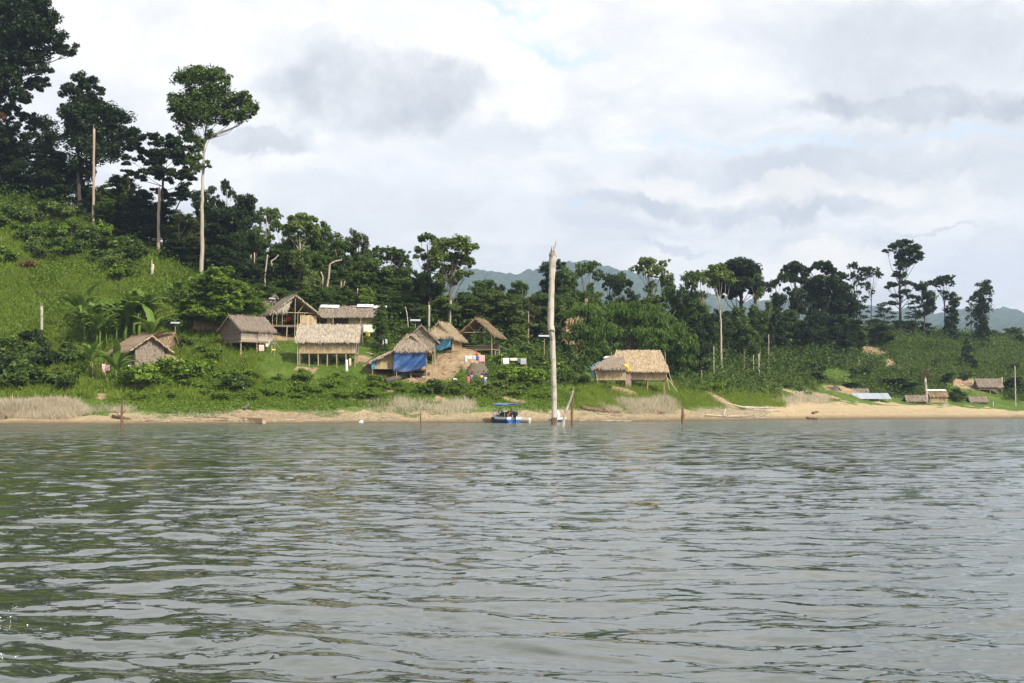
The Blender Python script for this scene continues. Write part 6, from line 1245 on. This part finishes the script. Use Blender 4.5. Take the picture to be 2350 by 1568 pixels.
person('person in dark clothes squatting in the middle of the group', 1093, 884, 1.55, 'squat', .2, (.05,.06,.08), (.04,.04,.05))
person('second squatting person in dark clothes near the yellow shirt', 1099, 885, 1.5, 'squat', -.4, (.08,.07,.07), (.05,.05,.06))
person('child in a yellow shirt standing right of the squatting people', 1105, 883, 1.45, 'stand', -.5, (.75,.62,.12), (.05,.06,.08))
person('person in a dark blue shirt standing at the back right of the group', 1110, 880, 1.6, 'stand', .8, (.04,.05,.2), (.06,.08,.2))
person('child in a pale shirt standing at the right end of the group', 1114, 885, 1.3, 'stand', -.2, (.65,.6,.75), (.3,.35,.55))
person('small child in a red shirt below the open-sided hut', 1094, 824, 1.05, 'stand', .4, (.6,.08,.05), (.15,.05,.04))
def main_boat():
    Y = 168; b = P(1180, 969.5, Y); b[2] = 0.08; e = empty('motor_boat', b, .44, 'white and blue motorboat with a flat blue canopy moored stern to the lake', 'boat')
    WH, BL, NV = colm((.62,.63,.65)), colm((.035,.10,.32)), colm((.03,.045,.08))
    loft_hull(5.4, 2.0, .62, e, BL, WH, colm((.5,.52,.55)))
    mb = MB(); mb.box((-.93, 2.5, .36), (.05, 4.2, .5)); mb.build('port_shade_board', NV, e)  # dark board that paints the port side as shaded
    mb = MB(); q = [(-1.1, .6, 2.18), (.9, .4, 2.2), (.95, 4.1, 2.3), (-1.05, 4.2, 2.28)]; n = 9; V = []
    for i in range(n):
        s = i/(n-1); x = -1.08+2.1*s; z = 2.15+.16*math.sin(PI*s); V += [(x, .3, z-.04), (x, 4.2, z+.05)]
    mb.add(V, [(2*i, 2*i+2, 2*i+3, 2*i+1) for i in range(n-1)]); o = mb.build('canopy', colm((.10,.17,.42)), e); md = o.modifiers.new('t', 'SOLIDIFY'); md.thickness = .06
    for x in (-.95, .9):
        for y in (.7, 2.4, 3.9): MB().tube([(x, y, .5), (x, y, 2.15)], .022, 6).build('canopy_post', colm((.35,.37,.4)), e)
    mb = MB(); mb.box((.0, 3.3, .62), (1.5, .5, .5)); mb.build('bench', colm((.10,.10,.12)), e); mb = MB(); mb.box((0, 4.5, .75), (1.1, .7, .35)); mb.build('bow_cushion', WH, e)
    mb = MB(); mb.slab([(-.5, 2.2, .55), (.5, 2.2, .55), (.5, 2.5, 1.25), (-.5, 2.5, 1.25)], .06); mb.build('windscreen', colm((.04,.05,.06)), e)
    m0 = empty('outboard_motor', (0, 0, 0)); 
    C.objects.unlink(m0); bpy.data.objects.remove(m0)
    o = MB(); V = []; 
    for (z, w, d) in [(.75, .16, .2), (.85, .21, .27), (1.05, .23, .31), (1.2, .20, .27), (1.28, .12, .17)]: V += [(sx*w, -.3+sy*d, z) for sx, sy in ((-1,-1),(1,-1),(1,1),(-1,1))]
    o.add(V, [(4*k+i, 4*k+(i+1) % 4, 4*k+4+(i+1) % 4, 4*k+4+i) for k in range(4) for i in range(4)]+[(16,17,18,19),(3,2,1,0)])
    o.tube([(0, -.3, .8), (0, -.3, -.3)], [.11, .07], 8); o.tube([(0, -.15, .95), (.35, .3, 1.25), (.5, .45, 1.3)], .025, 6); o.box((0, -.12, .7), (.3, .3, .12)); mt = o.build('outboard_motor', colm((.015,.016,.02)), e); md = mt.modifiers.new('b', 'BEVEL'); md.width = .03; md.segments = 2
    co_, si_ = math.cos(.44), math.sin(.44); at = lambda x, y, z: (b[0]+x*co_-y*si_, b[1]+x*si_+y*co_, b[2]+z)
    def bp(label, x, y, z, kind, rz, shirt, pants, **k): S, s = pose(kind, 1.6); person_fig(label, at(x, y, z), rz, S, RAD, shirt, pants, scale=s, **k)
    bp('person in an orange life jacket sitting in the boat', .05, 1.9, .12, 'sit', 1.2, (.8,.14,.02), (.06,.06,.08), vest=(.85,.16,.02))
    bp('person in dark clothes leaning over the outboard motor', -.05, .75, .12, 'lean', -1.4, (.03,.035,.04), (.04,.04,.05))
    bp('person in dark clothes sitting under the canopy of the boat', -.3, 3.0, .2, 'sit', .6, (.03,.03,.035), (.05,.05,.06))
    bp('person in a white shirt sitting at the bow of the boat', -.2, 4.1, .25, 'sit', 2.4, (.8,.8,.82), (.08,.08,.1))
main_boat()
def small_boat(label, x, y, Y, L, Wd, rz, low, top, inner, seat=True):
    b = P(x, y, Y); b[2] = .1; e = empty('small_boat', b, rz, label, 'boat'); loft_hull(L, Wd, .5, e, colm(low), colm(top), colm(inner))
    for yy in (.3, .6):
        mb = MB(); mb.box((0, L*yy, .42), (Wd*.8, .28, .05)); mb.build('seat', colm(top), e)
    return e
small_boat('little white rowing boat beached right of the blue-canopied boat', 1216, 969, 170, 2.6, .9, 1.2, (.45,.38,.3), (.75,.72,.66), (.4,.35,.3))
e = small_boat('white boat with a dark hull partly behind the great dead trunk', 1288, 966.5, 178, 4.2, 1.6, .6, (.04,.05,.1), (.78,.78,.8), (.35,.37,.4))
tag(MB().tube([(0, 0, 0), (.1, 0, .6), (.0, 0, 1.1)], [.2, .22, .1], 8).build('white_bundle', colm((.8,.8,.8)), smooth=True, loc=P(1280, 961, 178)), 'white upright bundle on the boat behind the great dead trunk', 'bundle')
small_boat('slim brown dugout canoe pulled up on the sand below the charred log', 606, 971, 158, 4.6, .62, .95, (.42,.30,.18), (.30,.20,.12), (.16,.1,.06))
def dog():
    b = gp(1775, 917); e = empty('dog', b, 0, 'black dog standing on the grass at the start of the beach', 'dog'); S = [(-.35,0,.48),(0,0,.46),(.3,0,.5),(.45,0,.62),(.62,0,.66),(-.55,0,.6),(-.36,.07,.25),(-.4,.07,0.02),(.28,.07,.25),(.28,.07,.02),(-.36,-.07,.25),(-.4,-.07,.02),(.28,-.07,.25),(.28,-.07,.02)]
    E = [(0,1),(1,2),(2,3),(3,4),(0,5),(0,6),(6,7),(2,8),(8,9),(0,10),(10,11),(2,12),(12,13)]; rr = [.11,.1,.13,.08,.05,.02,.05,.025,.05,.025,.05,.025,.05,.025]
    me = bpy.data.meshes.new('body'); me.from_pydata(S, E, []); me.materials.append(colm((.012,.012,.012))); o = link(bpy.data.objects.new('body', me), e); o.modifiers.new('Skin', 'SKIN').use_smooth_shade = True
    import bmesh
    bm = bmesh.new(); bm.from_mesh(me); bm.verts.layers.skin.verify(); bm.to_mesh(me); bm.free()
    for i, r in enumerate(rr): me.skin_vertices[0].data[i].radius = (r, r)
    me.skin_vertices[0].data[1].use_root = True
    MB().tube([(.45, .05, .68), (.44, .08, .78)], [.035, .01], 5).build('ear', colm((.012,.012,.012)), e); MB().tube([(.45, -.05, .68), (.44, -.08, .78)], [.035, .01], 5).build('ear', colm((.012,.012,.012)), e)
dog()
tag(MB().box((0, 0, 0), (.5, .3, .2)).tube([(-.1, 0, .1), (.2, .1, .25)], .08, 6).build('litter', colm((.8,.8,.82)), loc=gp(829, 970)), 'white plastic scrap at the water edge right of the canoe', 'litter')
# bow spray at the very left foreground
def spray():
    rs = R(5); mb = MB()
    for i in range(90):
        Y = rs.uniform(6.8, 9.5); x = -45+rs.exponential(24); y = rs.uniform(1500, 1590) if rs.rand() < .8 else rs.uniform(1452, 1475); p = P(x, y, Y); p[2] = max(.01, p[2]+rs.rand()*.05); r = rs.uniform(.0015, .006)
        n = 6; V = [(p[0], p[1], p[2]+r), (p[0]+r, p[1], p[2]), (p[0], p[1]+r, p[2]), (p[0]-r, p[1], p[2]), (p[0], p[1]-r, p[2]), (p[0], p[1], p[2]-r)]; mb.add(V, [(0,1,2),(0,2,3),(0,3,4),(0,4,1),(5,2,1),(5,3,2),(5,4,3),(5,1,4)])
    m, nt = new_mat('water_drops'); g = N(nt); out = g('ShaderNodeOutputMaterial'); b_ = g('ShaderNodeBsdfPrincipled', {'Base Color': (.85, .9, .92, 1), 'Roughness': .1}); nt.links.new(b_.outputs[0], out.inputs[0])
    tag(mb.build('water_spray', m, smooth=True), kind='stuff')
spray()
